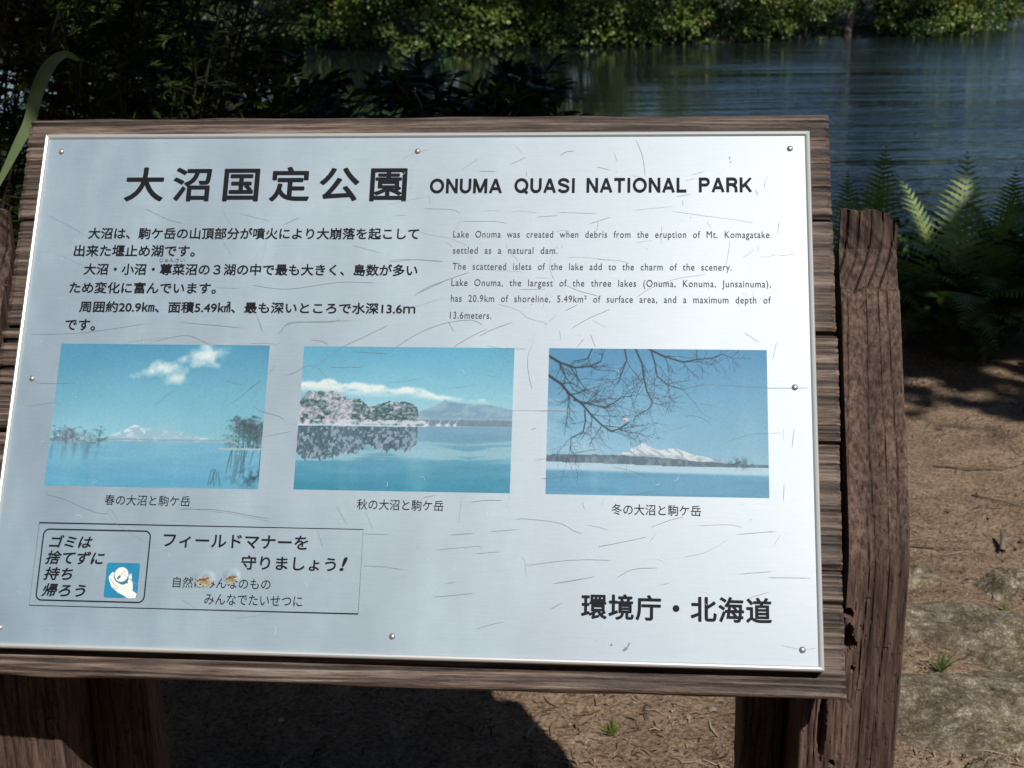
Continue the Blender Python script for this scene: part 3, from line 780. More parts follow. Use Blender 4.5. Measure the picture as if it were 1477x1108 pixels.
def autumn(U, V):
    rnd = random.Random(8); A = 1.45; hz = .555
    img = sky_img(U, V, (88, 165, 198), (160, 208, 218), hz)
    top = np.interp(U[0], [0, .06, .3, .5, .62, .72, .8, 1], [.245, .235, .255, .28, .30, .345, .37, .40]) + (fbm(U[0] * 14, U[0] * 0, 6, 5) - .5) * .07
    bot = np.interp(U[0], [0, .3, .5, .65, .8, 1], [.33, .36, .36, .40, .395, .40])
    m = np.clip((V - top[None]) / .02, 0, 1) * np.clip((bot[None] - V) / .05, 0, 1)
    img = blend(img, m * np.clip(fbm(U * 12, V * 26, 44, 5) * 2.6 - .45, .1, .92), (232, 240, 238))
    ridge = np.interp(U[0], [.5, .56, .62, .66, .685, .70, .72, .76, .82, .88, .95, 1], [.475, .455, .425, .395, .362, .385, .385, .39, .40, .398, .42, .435]) + (fbm(U[0] * 40, U[0] * 0, 4, 3) - .5) * .008
    mt = (V > ridge[None]) & (V < hz) & (U > .5)
    img = blend(img, mt * 1.0, (118, 158, 182)); img = blend(img, mt * np.clip((fbm(U * 24 + V * 12, V * 30, 8, 4) - .45) * 3, 0, .6), (150, 182, 198))
    img = blend(img, mt * (V > .49) * .45, (150, 172, 186))
    img = blend(img, ((V > .505 + .01 * fbm(U * 30, V * 0, 3, 3)) & (V < .548) & (U > .55)) * (.4 + .4 * fbm(U * 70, V * 60, 5, 3)), (92, 116, 130))
    wc = np.array((128, 172, 196)) + (V[..., None] - hz) * np.array((-170, -80, -70)) + ((fbm(U * 5, V * 24, 31, 4) - .5) * 20)[..., None]
    img = np.where((V > hz)[..., None], wc, img)
    img = blend(img, np.clip(1 - np.abs(V - .70 + .03 * U + .015 * fbm(U * 8, V * 0, 3, 3)) / .022, 0, 1) * .4 * (U > .12), (186, 214, 220))
    img = blend(img, np.clip(fbm(U * 5, V * 30, 87, 4) * 2.4 - .95, 0, .5) * (V > .66) * (V < .80), (182, 210, 218))
    img = blend(img, (V > hz) * (V < .68 - .14 * np.abs(U - .78)) * (U > .55) * .35, (92, 134, 160))
    # island trees: dark blue-green pines with bleached foliage between
    t = np.interp(U[0], [0, .04, .1, .17, .215, .235, .28, .33, .4, .47, .53, .555, .57], [.37, .325, .312, .335, .36, .37, .365, .415, .40, .395, .392, .42, .52]) + (fbm(U[0] * 26, U[0] * 0, 16, 4) - .5) * .045
    tm = (V > t[None]) & (V < .55) & (U < .57)
    tex = fbm(U * 85, V * 80, 41, 4); hue = fbm(U * 30 + 3, V * 30, 47, 4) + .12 * (np.abs(U - .19) < .06) - .1 * (U > .3)
    dark = np.array((52, 86, 92)); mid = np.array((112, 142, 150)); pink = np.array((188, 184, 202))
    tc = np.where((hue > .52)[..., None], np.where((tex > .46)[..., None], pink, mid), np.where((tex > .53)[..., None], mid, dark))
    img = np.where(tm[..., None], tc * .86 + 20 + ((vn(U * 220, V * 150, 77) - .5) * 60)[..., None], img)
    img = blend(img, (V > .515) * (V < .56) * (U < .6) * np.clip(fbm(U * 50, V * 60, 25, 3) * 3 - .9, 0, 1) * .9, (208, 214, 226))
    rv_ = .557 + (.557 - t) * .98
    rm = (V > .562) & (V < rv_[None] + (fbm(U * 90, V * 30, 29, 3) - .5) * .06) & (U < .565)
    tex = fbm(U * 80, V * 45, 51, 4) + .10 * (fbm(U * 12, V * 8, 52, 2) - .5)
    rc = np.where((tex > .55)[..., None], np.array((128, 146, 164)), np.array((62, 88, 100))) + ((vn(U * 220, V * 70, 78) - .5) * 44)[..., None]
    img = np.where(rm[..., None], rc * .85 + img * .15, img)
    for (x, w) in ((.605, .014), (.66, .018), (.70, .016), (.735, .010)):
        img = blend(img, np.clip(1.2 - np.hypot((U - x) / w, (V - .545) / .012), 0, 1), (226, 224, 232))
        seg(img, U, V, A, (x, .54), (x + .012, .515), .002, (215, 215, 225), .9)
    return fade(img, U, V, 160)
def winter(U, V):
    rnd = random.Random(21); A = 1.45; hz = .775
    img = sky_img(U, V, (70, 142, 186), (142, 190, 214), hz)
    img = blend(img, np.clip((U - .05) * 2, 0, .0) + 0, (0, 0, 0))
    img = blend(img, np.clip(fbm(U * 6, V * 14, 3, 5) - .55, 0, 1) * 1.4 * (U < .25) * (V > .35), (190, 215, 226))
    ridge = np.interp(U[0], [.30, .33, .37, .41, .435, .45, .48, .52, .56, .59, .63, .67, .72, .78, .84], [.745, .725, .695, .672, .650, .655, .682, .690, .683, .684, .700, .725, .735, .75, .775]) + (fbm(U[0] * 30, U[0] * 0, 4, 3) - .5) * .008
    mt = (V > ridge[None]) & (V < hz) & (U > .3) & (U < .86)
    img = blend(img, mt * .9, (222, 231, 233))
    img = blend(img, mt * np.clip((fbm(U * 40 - V * 40, V * 20, 8, 4) - .5) * 5, 0, .75), (142, 160, 176))
    img = blend(img, mt * (V > .725) * np.clip(fbm(U * 26, V * 40, 18, 4) * 3 - 1.1, 0, .9), (140, 164, 184))
    tl = np.interp(U[0], [0, .3, .5, .8, 1], [.732, .728, .742, .775, .782]) + (fbm(U[0] * 40, U[0] * 0, 9, 3) - .5) * .008
    bl = np.interp(U[0], [0, .3, .6, 1], [.782, .79, .802, .802])
    img = blend(img, (V > tl[None]) * (V < bl[None]) * 1.0, (82, 108, 124)); img = blend(img, (V > tl[None]) * (V < bl[None]) * np.clip(fbm(U * 60, V * 30, 12, 4) * 3 - 1.4, 0, .8), (124, 146, 160))
    img = blend(img, (V > bl[None]) * (V < .84 + .02 * U) * 1.0, (176, 208, 226))
    img = blend(img, np.clip((V - .825 - .02 * U) / .02, 0, 1) * 1.0, (96, 160, 194)); img = blend(img, np.clip((V - .85) / .01, 0, 1) * np.clip(fbm(U * 4, V * 30, 22, 4) - .45, 0, 1), (70, 132, 172))
    img = blend(img, np.clip(1.1 - np.hypot((U - .87) / .06, (V - .775) / .05), 0, 1) * np.clip(fbm(U * 70, V * 60, 62, 4) * 4 - 1.5, 0, 1), (52, 76, 84))
    dk = (30, 44, 58)
    def grow(p, a, L, w, dep):
        if dep == 0 or L < .012: return
        q = p
        for s in range(3):
            a += rnd.uniform(-.32, .32)
            n = (q[0] + math.cos(a) * L / 3 / A, q[1] + math.sin(a) * L / 3)
            seg(img, U, V, A, q, n, w * (1 - .12 * s), dk, min(1, .55 + w * 120)); q = n
            if rnd.random() < .6: grow(q, a + rnd.choice((-1, 1)) * rnd.uniform(.5, 1.1), L * rnd.uniform(.45, .7), w * .55, dep - 1)
        grow(q, a + rnd.uniform(-.3, .3), L * .75, w * .72, dep - 1)
    def limb(pts, w0, w1):
        for i in range(len(pts) - 1):
            k = i / (len(pts) - 1); w = w0 * (1 - k) + w1 * k
            seg(img, U, V, A, pts[i], pts[i + 1], w, dk)
            a = math.atan2(pts[i + 1][1] - pts[i][1], (pts[i + 1][0] - pts[i][0]) * A)
            for s in range(2): grow(pts[i + 1], a + rnd.choice((-1, 1)) * rnd.uniform(.4, 1.2), rnd.uniform(.06, .13), w * .42, 3)
    limb([(0, .19), (.06, .25), (.10, .32), (.16, .39), (.20, .46), (.25, .53), (.29, .57), (.33, .555), (.37, .51)], .009, .003)
    limb([(.12, .36), (.19, .385), (.26, .41), (.30, .38), (.34, .335), (.38, .33)], .0055, .0015)
    limb([(0, .055), (.05, .10), (.12, .135), (.19, .125), (.24, .09)], .009, .003)
    limb([(.40, 0), (.43, .10), (.44, .2), (.455, .3), (.48, .37), (.46, .42), (.40, .47)], .006, .002)
    limb([(.47, 0), (.49, .10), (.50, .19), (.55, .25), (.62, .28)], .005, .002)
    limb([(.46, 0), (.53, .05), (.62, .09), (.68, .07), (.75, .06), (.8, .03)], .007, .002)
    limb([(.35, 0), (.36, .08), (.33, .2), (.32, .24)], .005, .002)
    limb([(.17, .43), (.175, .5), (.165, .58), (.11, .62), (.11, .70)], .0045, .002)
    limb([(.10, .13), (.14, .22), (.17, .28), (.22, .31)], .004, .0015)
    limb([(.2, .0), (.18, .07), (.12, .09)], .004, .0015)
    img = blend(img, np.clip(1.2 - np.hypot((U - .36) / .014, (V - .49) / .018), 0, 1), (236, 230, 226)); img = blend(img, np.clip(1.1 - np.hypot((U - .355) / .006, (V - .497) / .008), 0, 1), (150, 70, 40))
    return fade(img, U, V, 260)
picture("spring_photo_print", 51.8, 298.0, -429.5, -263.0, spring)
picture("autumn_photo_print", 337.9, 578.7, -428.8, -263.6, autumn)
picture("winter_photo_print", 617.7, 858.8, -428.9, -263.3, winter, gain=0.78)

def icon(U, V):
    def Q(pts): return [((x - (235 - 85 * (y - 190) / 785)) / 770, (y - 190) / 785) for x, y in pts]
    img = np.zeros(U.shape + (3,)) + np.array((42, 140, 182)) + ((fbm(U * 3, V * 3, 5, 3) - .5) * 16)[..., None]
    hand = Q([(375, 395), (325, 440), (268, 520), (290, 600), (335, 730), (480, 855), (600, 910), (720, 990), (890, 990), (918, 870), (822, 810), (832, 650), (800, 585), (806, 445), (776, 425), (735, 480), (725, 560), (715, 640), (600, 682), (540, 668), (430, 605), (385, 520), (402, 420)])
    sh = [(x + .02, y + .02) for x, y in hand]
    img = blend(img, poly_mask(U, V, sh) * .6, (70, 125, 140)); 
    body = Q([(378, 470), (430, 592), (590, 680), (720, 622), (735, 500)])
    img = blend(img, poly_mask(U, V, body) * 1.0, (66, 128, 146))
    img = blend(img, poly_mask(U, V, hand) * 1.0, (244, 246, 240))
    (cx, cy), = Q([(568, 452)])
    e = np.hypot((U - cx) / .212, (V - cy) / .215)
    img = blend(img, np.clip((1 - e) / .05, 0, 1), (246, 247, 244))
    def el(x, y, a, b, ang, c, k=1.0):
        nonlocal img
        (px_, py_), = Q([(x, y)]); ca, sa = math.cos(ang), math.sin(ang)
        du, dv = U - px_, V - py_; r = np.hypot((du * ca + dv * sa) / a, (-du * sa + dv * ca) / b)
        img = blend(img, np.clip((1 - r) / .12, 0, 1) * k, c)
    el(508, 515, .078, .036, -.85, (66, 122, 138)); el(602, 410, .07, .042, -.8, (196, 210, 206)); el(602, 408, .045, .024, -.8, (246, 247, 244))
    for poly in ([(315, 545), (368, 645), (482, 745)], [(380, 735), (462, 792)], [(640, 455), (735, 530), (830, 600), (915, 660)]):
        P = Q(poly)
        for i in range(len(P) - 1): seg(img, U, V, 1.0, P[i], P[i + 1], .008, (150, 165, 165), .85)
    # rounded corners stay the colour of the sheet
    q = np.hypot(np.maximum(np.abs(U - .5) - .44, 0), np.maximum(np.abs(V - .5) - .44, 0)) > .06
    return np.where(q[..., None], np.array((168, 176, 182)), img)
picture("can_and_hand_pictogram", 134.8, 172.6, -552.8, -514.4, icon, 110, 112)

# --- scratches in the film, pale rubs, peeled spots
SCR = "878,69 897,55 941,41;1018,94 1037,81 1059,65;1059,97 1101,98;1132,81 1171,62;1145,33 1162,56;1250,59 1262,50 1281,47;1172,98 1173,111;850,182 892,171 941,162;945,154 950,181;934,191 968,192 1003,194 1021,203;866,209 898,207;1073,197 1112,196;1140,199 1157,197 1202,201;1244,200 1341,204;1198,212 1248,208;1025,209 1017,235 1009,248;1025,223 1099,223 1130,227;1321,229 1368,212;1341,223 1337,247;1242,249 1262,244 1276,247;930,249 957,257 996,264 1045,284;991,274 1007,286;1130,279 1136,293 1161,321;1251,280 1236,308 1232,337 1245,369;1053,306 1047,323;858,321 893,316 953,320 988,322;924,404 952,385 1000,365 1048,347;1271,311 1308,310 1369,317;1267,376 1300,391 1344,403;1082,341 1172,346;1198,359 1231,361;1163,388 1225,387;1425,19 1438,52 1445,86 1447,112;1334,87 1365,95;1375,51 1382,74;1414,109 1438,114;1538,123 1562,116;1555,108 1583,99;1719,138 1721,124 1728,109;1697,144 1705,159;1519,162 1552,155;1417,196 1514,185;1507,197 1576,208 1643,217 1694,226;1533,170 1535,184;1587,222 1597,238;1486,230 1484,278;1640,267 1636,296 1630,328;1702,279 1704,295;1705,308 1726,307 1746,301;1746,305 1785,301;1751,221 1746,252;1428,274 1467,269;1338,315 1389,318 1414,325;1429,406 1457,386 1487,372 1528,359 1585,350;1742,374 1725,401;1692,385 1686,403;1669,310 1693,290;881,533 910,512 954,486 1005,468 1052,462 1073,467 1082,473;1021,525 1054,503 1094,482;1076,500 1108,483 1152,466;1116,423 1161,437 1186,456 1232,469;1232,466 1248,452;1286,480 1321,457 1371,434;1270,438 1297,424;1228,395 1217,435;1330,460 1365,478;1258,484 1261,509;1205,488 1192,511;1201,509 1188,548 1191,586 1199,621;1094,522 1130,528 1186,529;1004,465 1018,489;875,611 919,606 956,598;949,629 940,648 937,664;1012,624 1079,612;1097,591 1124,597;1138,672 1199,671 1308,670;1327,492 1339,523;1314,503 1297,524;1200,715 1211,710;1348,755 1251,775;1052,866 1048,925;961,877 971,870 996,865;1073,879 1109,874 1142,874;1158,861 1149,890;1173,916 1189,913 1241,917 1274,923 1297,936 1317,943;1328,924 1352,928 1372,934;1030,952 1082,947;1116,943 1180,936;1001,985 1080,976 1093,975 1101,980;1089,991 1141,986;966,971 957,982;898,1025 928,1029;1188,995 1195,1006 1199,1038;1199,1014 1266,1004 1321,999 1378,999;1258,1052 1303,1044 1346,1034;1000,1086 1032,1083 1087,1076;1028,1057 1044,1053;1253,1107 1278,1091;1095,1152 1125,1142 1154,1135;1353,970 1378,965;1316,873 1322,891;1363,862 1359,882;565,462 570,480 577,496;612,501 621,489 632,475 654,469 698,470 733,469 756,463;548,522 588,521 608,524;608,528 623,516;687,596 705,576 736,549 767,527 805,508 830,495 867,476;642,596 669,584 685,573 703,576;709,575 728,595 741,619 748,638;561,667 571,636 586,610 614,572;557,629 580,610;567,666 590,681 630,692 641,700;690,512 716,515 730,523;794,539 828,541 871,543;740,575 761,577 783,575 805,576 819,571;31,208 94,239 126,258;54,303 112,325 151,348;265,189 327,219 364,228;451,189 480,234;571,242 564,294 560,331;462,272 490,309;543,381 629,390 747,373 832,374;454,387 515,390;864,323 926,317 987,321;931,399 990,370;25,505 154,499 302,476;380,472 531,485;623,499 642,473 788,465;770,282 841,301;864,454 991,409;556,448 577,492;250,523 356,508;499,204 573,223;602,234 644,212;323,519 391,504 429,513 478,539;48,616 72,622 147,620;37,679 111,667 122,695;339,675 359,652 383,636;295,615 350,604;430,644 428,681;496,669 511,652;517,666 581,610;493,609 547,622;598,740 661,726;391,759 372,800 359,828;109,879 156,890 209,911 251,921 264,910 284,934;435,860 415,911;421,907 507,907 629,925;258,912 279,941 349,980 380,986;419,903 540,915 636,931;775,893 801,933;840,903 860,944;837,953 894,954;842,1023 898,1024;735,946 752,986;569,1144 646,1131;445,1105 476,1121;1205,672 1292,671;1328,611 1448,587;1526,615 1596,607 1720,613 1810,612;1419,732 1466,723;1475,718 1522,707 1552,695;1535,679 1565,679 1591,693;1629,735 1680,718 1718,715 1748,714;1208,784 1277,770 1350,756;1381,795 1424,804 1458,815;1411,788 1411,816;1331,750 1359,727;1730,550 1740,506;1750,703 1750,730;1774,703 1768,747;1222,825 1287,817;1416,857 1475,847;1668,486 1702,510;1750,825 1747,864;1354,970 1405,959 1456,947;1476,937 1460,963;1465,926 1502,911 1534,902;1564,921 1630,917 1658,922;1646,938 1731,929;1740,936 1726,959;1534,989 1584,976 1630,948;1258,1051 1346,1035;1392,1036 1428,1017 1479,1013;1650,1022 1720,1015;1711,1028 1801,1027;1484,1050 1504,1044;1250,1106 1278,1091;1670,1073 1713,1058;1735,1167 1775,1175 1811,1172"
b = MB(); b2 = MB(); rs = random.Random(6)
for plx in SCR.split(';'):
    P = [(int(q.split(',')[0]) / 2, -int(q.split(',')[1]) / 2) for q in plx.split()]
    # smooth the polyline a little
    Q = []
    for i in range(len(P) - 1):
        p0, p1, p2, p3 = P[max(i - 1, 0)], P[i], P[i + 1], P[min(i + 2, len(P) - 1)]
        for k in range(5):
            t = k / 5
            Q.append(tuple(0.5 * ((2 * p1[c]) + (-p0[c] + p2[c]) * t + (2 * p0[c] - 5 * p1[c] + 4 * p2[c] - p3[c]) * t * t + (-p0[c] + 3 * p1[c] - 3 * p2[c] + p3[c]) * t ** 3) + rs.uniform(-.12, .12) for c in (0, 1)))
    Q.append(P[-1])
    (b if rs.random() < .42 else b2).add(*strip_loop(Q, rs.choice((0.17, 0.22, 0.28, 0.34)), 0.0006, False))
for k in range(60):
    x, y = rs.uniform(20, 890), rs.uniform(-590, -20); r = rs.uniform(.25, .6)
    b.add([(x / 1000 + r / 1000 * math.cos(a), y / 1000 + r / 1000 * math.sin(a) * .8, 0.0006) for a in (0, 1.2, 2.3, 3.6, 5)], [[0, 1, 2, 3, 4]])
for poly in ([(703, -594), (705.5, -591), (708, -590), (709, -592), (706, -594.5)], [(708, -589.5), (710.5, -585.5), (711.5, -586), (709.5, -590)], [(690, -589), (692, -586.5), (692.6, -589.5)], [(820, -31), (821.4, -33), (820.4, -35)], [(821, -36.5), (822.2, -38.5), (821.4, -39)]):
    b.add([(x / 1000, y / 1000, 0.0006) for x, y in poly], [list(range(len(poly)))])
b.build("scratches", M['scratch'], panel, False)["kind"] = "stuff"
b2.build("faint_scratches", M['scratch_faint'], panel, False)["kind"] = "stuff"
b = MB()
for k in range(70):
    x, y = rs.uniform(20, 890), rs.uniform(-590, -20); a = rs.choice((1.35, 1.7, .6, -.5)) + rs.uniform(-.35, .35); L = rs.uniform(2, 11)
    P = [(x + math.cos(a + .25 * s) * L * s / 4, y + math.sin(a + .25 * s) * L * s / 4) for s in range(5)]
    b.add(*strip_loop(P, rs.uniform(.12, .3), 0.0007, False))
b.build("pale_scuffs", M['scratch_pale'], panel, False)["kind"] = "stuff"

# --- two dents where the film has burst and the glue shows
def dent(U, V, cx=0.5):
    pass
def burst(x, y, w, h, seed):
    # the sheet bulges up, and the film has torn open along the lower half of the bulge
    n = 40; U, V = np.meshgrid(np.linspace(-1, 1, n), np.linspace(-1, 1, n)); r = np.hypot(U, V)
    z = 0.0001 + 0.0010 * np.clip(1 - r ** 2, 0, 1) ** 2 * (0.8 + .4 * fbm(U * 1.5 + 4, V * 1.5, seed, 2)) - 0.001 * np.exp(-(r / .35) ** 2)
    P = np.stack([(x + U * w * 1.55) / 1000, (y + 2.2 + V * h * 1.75) / 1000, z], -1).reshape(-1, 3); fa = grid_faces(n, n)[:, ::1]; keep = (r < 1).ravel()
    bulge = obj("bulge", mesh("bulge", P, fa[keep[fa].all(1)], M['sheet'], True), panel)
    n = 64; U, V = np.meshgrid(np.linspace(-1.6, 1.6, n), np.linspace(-1.6, 1.6, n))
    e = fbm(U * 2.6 + 9, V * 2.6, seed, 4)
    r = np.hypot(U, V + .15) * (1 + 1.5 * (e - .5)) + .25 * np.clip(V, 0, 1)
    nz = fbm(U * 4.5, V * 6.5, seed + 3, 4)
    zz = 0.0010 + 0.0010 * (nz - .3) * np.clip(1.1 - r, 0, 1)
    brown = np.array(lin(128, 108, 76)); dk = np.array(lin(38, 27, 18)); cream = np.array(lin(176, 176, 164)); tan = np.array(lin(164, 142, 104))
    k = np.clip((r - .45) / .4, 0, 1)[..., None]; m_ = np.clip((fbm(U * 7, V * 9, seed + 5, 3) - .4) * 5, 0, 1)[..., None]
    c = (brown * (1 - m_) + tan * m_) * (1 - k) + cream * k
    tear = np.abs(V - .25 * U + .5 * (fbm(U * 3, V * 0, seed + 8, 3) - .5) - .12)
    k2 = np.clip((.24 - tear) / .10, 0, 1)[..., None] * (np.abs(U) < .8)[..., None] * np.clip((nz - .40) * 9, 0, 1)[..., None]
    c = c * (1 - k2) + dk * k2
    P = np.stack([(x + U * w) / 1000, (y + V * h) / 1000, zz], -1).reshape(-1, 3); fa = grid_faces(n, n); kf = (r < .95).ravel()
    obj("burst_film", mesh("burst_film", P, fa[kf[fa].all(1)], M['straw'], True, c.reshape(-1, 3)), panel)
burst(246.0, -531.0, 9.5, 6.0, 4)
burst(276.5, -528.2, 7.0, 5.6, 12)
# ------------------------------------------------------------------ foliage tools
def unit(a): return a / (np.linalg.norm(a, axis=-1, keepdims=True) + 1e-12)
LEAF = np.array([[0, 0, 0], [-.19, .30, .05], [.19, .30, .05], [0, .34, -.01], [-.15, .66, .02], [.15, .66, .02], [0, .70, -.05], [0, 1.0, -.14]], float)
LEAF_F = [[0, 3, 1, 1], [0, 2, 3, 3], [1, 3, 6, 4], [3, 2, 5, 6], [4, 6, 7, 7], [6, 5, 7, 7]]
DIAM = np.array([[0, 0, 0], [-.33, .5, .06], [0, 1.0, -.08], [.33, .5, .06]], float)
OVAL = np.array([[-.28, .12, 0], [.28, .12, 0], [.44, .55, .03], [.16, .95, -.05], [-.16, .95, -.05], [-.44, .55, .03]], float)
NEED = np.array([[-.055, 0, 0], [.055, 0, 0], [.06, .6, .02], [0, 1, -.03], [-.06, .6, .02]], float)
def scatter(tmpl, pos, dirs, nrm, size, tint):
    """copies of a template: y along dirs, z along nrm (made square)"""
    dirs = unit(np.asarray(dirs, float)); nrm = np.asarray(nrm, float)
    xs = unit(np.cross(dirs, nrm)); zs = np.cross(xs, dirs)
    t = tmpl[None] * np.asarray(size)[:, None, None]
    V = pos[:, None] + t[..., 0:1] * xs[:, None] + t[..., 1:2] * dirs[:, None] + t[..., 2:3] * zs[:, None]
    k = tmpl.shape[0]
    return V.reshape(-1, 3), np.repeat(tint, k, axis=0), k
def leaf_mesh(name, tmpl, faces, pos, dirs, nrm, size, tint, mat):
    V, c, k = scatter(tmpl, pos, dirs, nrm, size, tint)
    n = len(pos)
    if faces is None:
        F = (np.arange(n) * k)[:, None] + np.arange(k)[None]
        return mesh(name, V, F, mat, False, c)
    out = []
    base = np.arange(n) * k
    tri = np.array([[f[0], f[1], f[2]] for f in faces] + [[f[0], f[2], f[3]] for f in faces if f[3] != f[2]])
    F = (base[:, None, None] + tri[None]).reshape(-1, 3)
    return mesh(name, V, F, mat, False, c)
def tints(n, rng, lo=0.55, hi=1.45, warm=0.25):
    b = rng.uniform(lo, hi, n); w = rng.normal(0, warm, n)
    return np.stack([b * (1 + w * .5), b, b * (1 - .3 * w)], -1).clip(0.05, 3)

# ------------------------------------------------------------------ the far shore
def crown_mesh(seed, rx, rz, nclump, nleaf, leaf, mat, droop=0.0, flat=0.6, over=0):
    """foliage as leafy lumps: each lump is a shell of leaves that is thickest on top, with gaps between lumps"""
    r = np.random.default_rng(seed)
    P = []; D = []; Nn = []; T = []
    for k in range(nclump + over):
        d = unit(r.normal(0, 1, 3))
        rad = 0.55 + 0.45 * r.random()
        c = d * rad * np.array([rx, rx, rz])
        if k >= nclump:
            a = r.uniform(0, 6.28); c = np.array([math.cos(a) * rx * r.uniform(.9, 1.35), math.sin(a) * rx * r.uniform(.9, 1.35), rz * r.uniform(.7, 1.25)])
        cr = r.uniform(0.16, 0.50) * rx * (1.3 if k >= nclump else 1)
        n = int(nleaf * (cr / rx / .3) ** 2)
        q = unit(r.normal(0, 1, (n, 3))); q[:, 2] = np.where((q[:, 2] < -.25) & (r.random(n) < .8), -q[:, 2], q[:, 2])
        rr = .72 + .34 * r.random((n, 1))
        wob = 1 + .35 * (fbm(q[:, 0] * 2 + k, q[:, 2] * 2 + q[:, 1] * 1.3, seed + k, 2) - .5)[:, None]
        pts = c + q * rr * wob * cr * np.array([1, 1, flat + .15])
        pts[:, 2] -= droop * (np.hypot(pts[:, 0], pts[:, 1]) / rx) ** 2 * rz
        P.append(pts); Nn.append(unit(q + np.array([0, 0, .45]) + r.normal(0, .5, (n, 3))))
        D.append(unit(r.normal(0, 1, (n, 3)) + q * .5 + np.array([0, 0, -.5])))
        T.append(tints(n, r, .7, 1.3, .2) * r.uniform(.4, 1.45) * np.array([r.uniform(.85, 1.25), 1, r.uniform(.7, 1.2)]))
    P = np.concatenate(P); n = len(P)
    return leaf_mesh("crown", OVAL, None, P, np.concatenate(D), np.concatenate(Nn), r.uniform(.7, 1.3, n) * leaf, np.concatenate(T), mat)
def trunk_mesh(seed, h, r0, reach, mat, nl=7, z0=-0.6):
    r = random.Random(seed); b = MB()
    pts = [(r.uniform(-.1, .1) * i, r.uniform(-.1, .1) * i, z0 + (h - z0) * i / 6) for i in range(7)]
    b.tube(pts, [r0 * (1 - .13 * i) for i in range(7)], 8)
    for k in range(nl):
        i = r.randint(1, 5); a = r.uniform(0, 6.28); L = reach * r.uniform(.5, 1)
        p = Vector(pts[i]); q = [p + Vector((math.cos(a) * L * t, math.sin(a) * L * t, L * .55 * t + .2 * L * t * t)) for t in (0, .33, .66, 1)]
        b.tube(q, [r0 * .45, r0 * .33, r0 * .2, r0 * .07], 6)
    return mesh("trunk", b.v, b.f, mat, True)
def copy_tree(src, loc, rz, sc):
    r = src.copy(); COL.objects.link(r)
    r.location = loc; r.rotation_euler = (0, 0, rz); r.scale = sc
    for ch in list(src.children):
        c = ch.copy(); COL.objects.link(c); c.parent = r
    return r
def plant_proto(name, crown, trunk, cz):
    r = bpy.data.objects.new(name, None); COL.objects.link(r); r.empty_display_size = .3
    obj("crown", crown, r, (0, 0, cz)); obj("trunk", trunk, r)
    return r
bushes = [plant_proto("shore_bush", crown_mesh(300 + i, 1.7, 1.5, 17, 130, 0.135, M['far_leaf_dark' if i % 2 else 'far_leaf'], .10, .6, 10), trunk_mesh(20 + i, 1.6, .10, 1.2, M['bark']), 1.25) for i in range(4)]
willow = plant_proto("shore_willow", crown_mesh(340, 2.0, 1.5, 30, 150, 0.11, M['willow_leaf'], .25, .35), trunk_mesh(30, 1.8, .14, 1.5, M['bark']), 1.35)
trees = [plant_proto("shore_tree", crown_mesh(360 + i, 3.0, 4.0, 60, 100, 0.24, M['far_leaf']), trunk_mesh(40 + i, 8.0, .2, 2.6, M['bark']), 6.0) for i in range(3)]
rs = random.Random(17)
def gz(x, y): return float(ground_z(np.array([x]), np.array([y]))[0])
def shore(x): return float(shore_far(np.array([x]))[0])
used = set()
def place(proto, x, y, sc, label, cat, group=None, rz=None, tz=1.0, dz=0.0):
    rz = rs.uniform(0, 6.28) if rz is None else rz
    s = (sc * rs.uniform(.9, 1.1), sc * rs.uniform(.9, 1.1), sc * tz)
    loc = (x, y, gz(x, y) + dz)
    if proto not in used:
        used.add(proto); o = proto; o.location = loc; o.rotation_euler = (0, 0, rz); o.scale = s
    else:
        o = copy_tree(proto, loc, rz, s)
    for k in ("label", "category", "group"):
        if k in o: del o[k]
    return tag(o, label, cat, group)
GB = "bushes leaning over the far waterline"
# front row, left to right: bushes that hang over the water
front = [(-17.5, 0, 1.0), (-15.2, 1, .9), (-12.9, 2, 1.05), (-7.1, 3, 1.0), (-5.2, 0, 1.1), (-3.4, 1, .85), (-1.9, 2, 1.0), (-.4, 3, .8), (.9, 0, .95), (2.3, 1, .75), (3.5, 2, 1.0), (4.9, 3, .85), (6.3, 0, .95), (7.6, 1, .7),
         (8.9, 2, .7), (10.2, 3, .9), (11.7, 0, .72), (12.9, 1, .55), (15.7, 2, .9), (17.2, 3, .72), (18.4, 0, .95), (20.0, 1, .85), (21.3, 2, .6), (25, 3, 1.0), (28, 0, 1.1), (31, 2, 1.0)]
LB = {6: "leafy bush hanging over the far water just right of the dark overhanging twigs", 10: "bright leafy bush on the far shore above the middle of the english title",
      18: "rounded bush glowing yellow-green, right of the bare leaning trunk on the far shore", 20: "broad low bush at the far waterline above the right-hand ferns", 21: "pale green bush next to the last one along the far shore"}
for i, (x, k, s) in enumerate(front):
    place(bushes[k], x, shore(x) + .45 * s, s * 1.05, LB.get(i, "dense green bush overhanging the water on the far shore"), "bush", GB, dz=-.35)
place(willow, -10.6, shore(-10.6) - .1, 1.05, "pale willow bush drooping to the water beyond the dark twigs", "bush", dz=.05)
place(willow, -8.7, shore(-8.7) + 1.2, .9, "feathery pale willow standing behind the drooping one on the far shore", "bush", dz=.3)
GT = "trees behind the far shore bushes"
for i, x in enumerate(np.arange(-36, 47, 2.9)):
    x = float(x) + rs.uniform(-.8, .8); y = shore(min(x, 21.5)) + rs.uniform(2.6, 4.6)
    place(trees[i % 3], x, y, rs.uniform(.85, 1.2) * (1.0 if x < 5 else .40), "tall leafy tree rising behind the bushes of the far shore", "tree", GT)
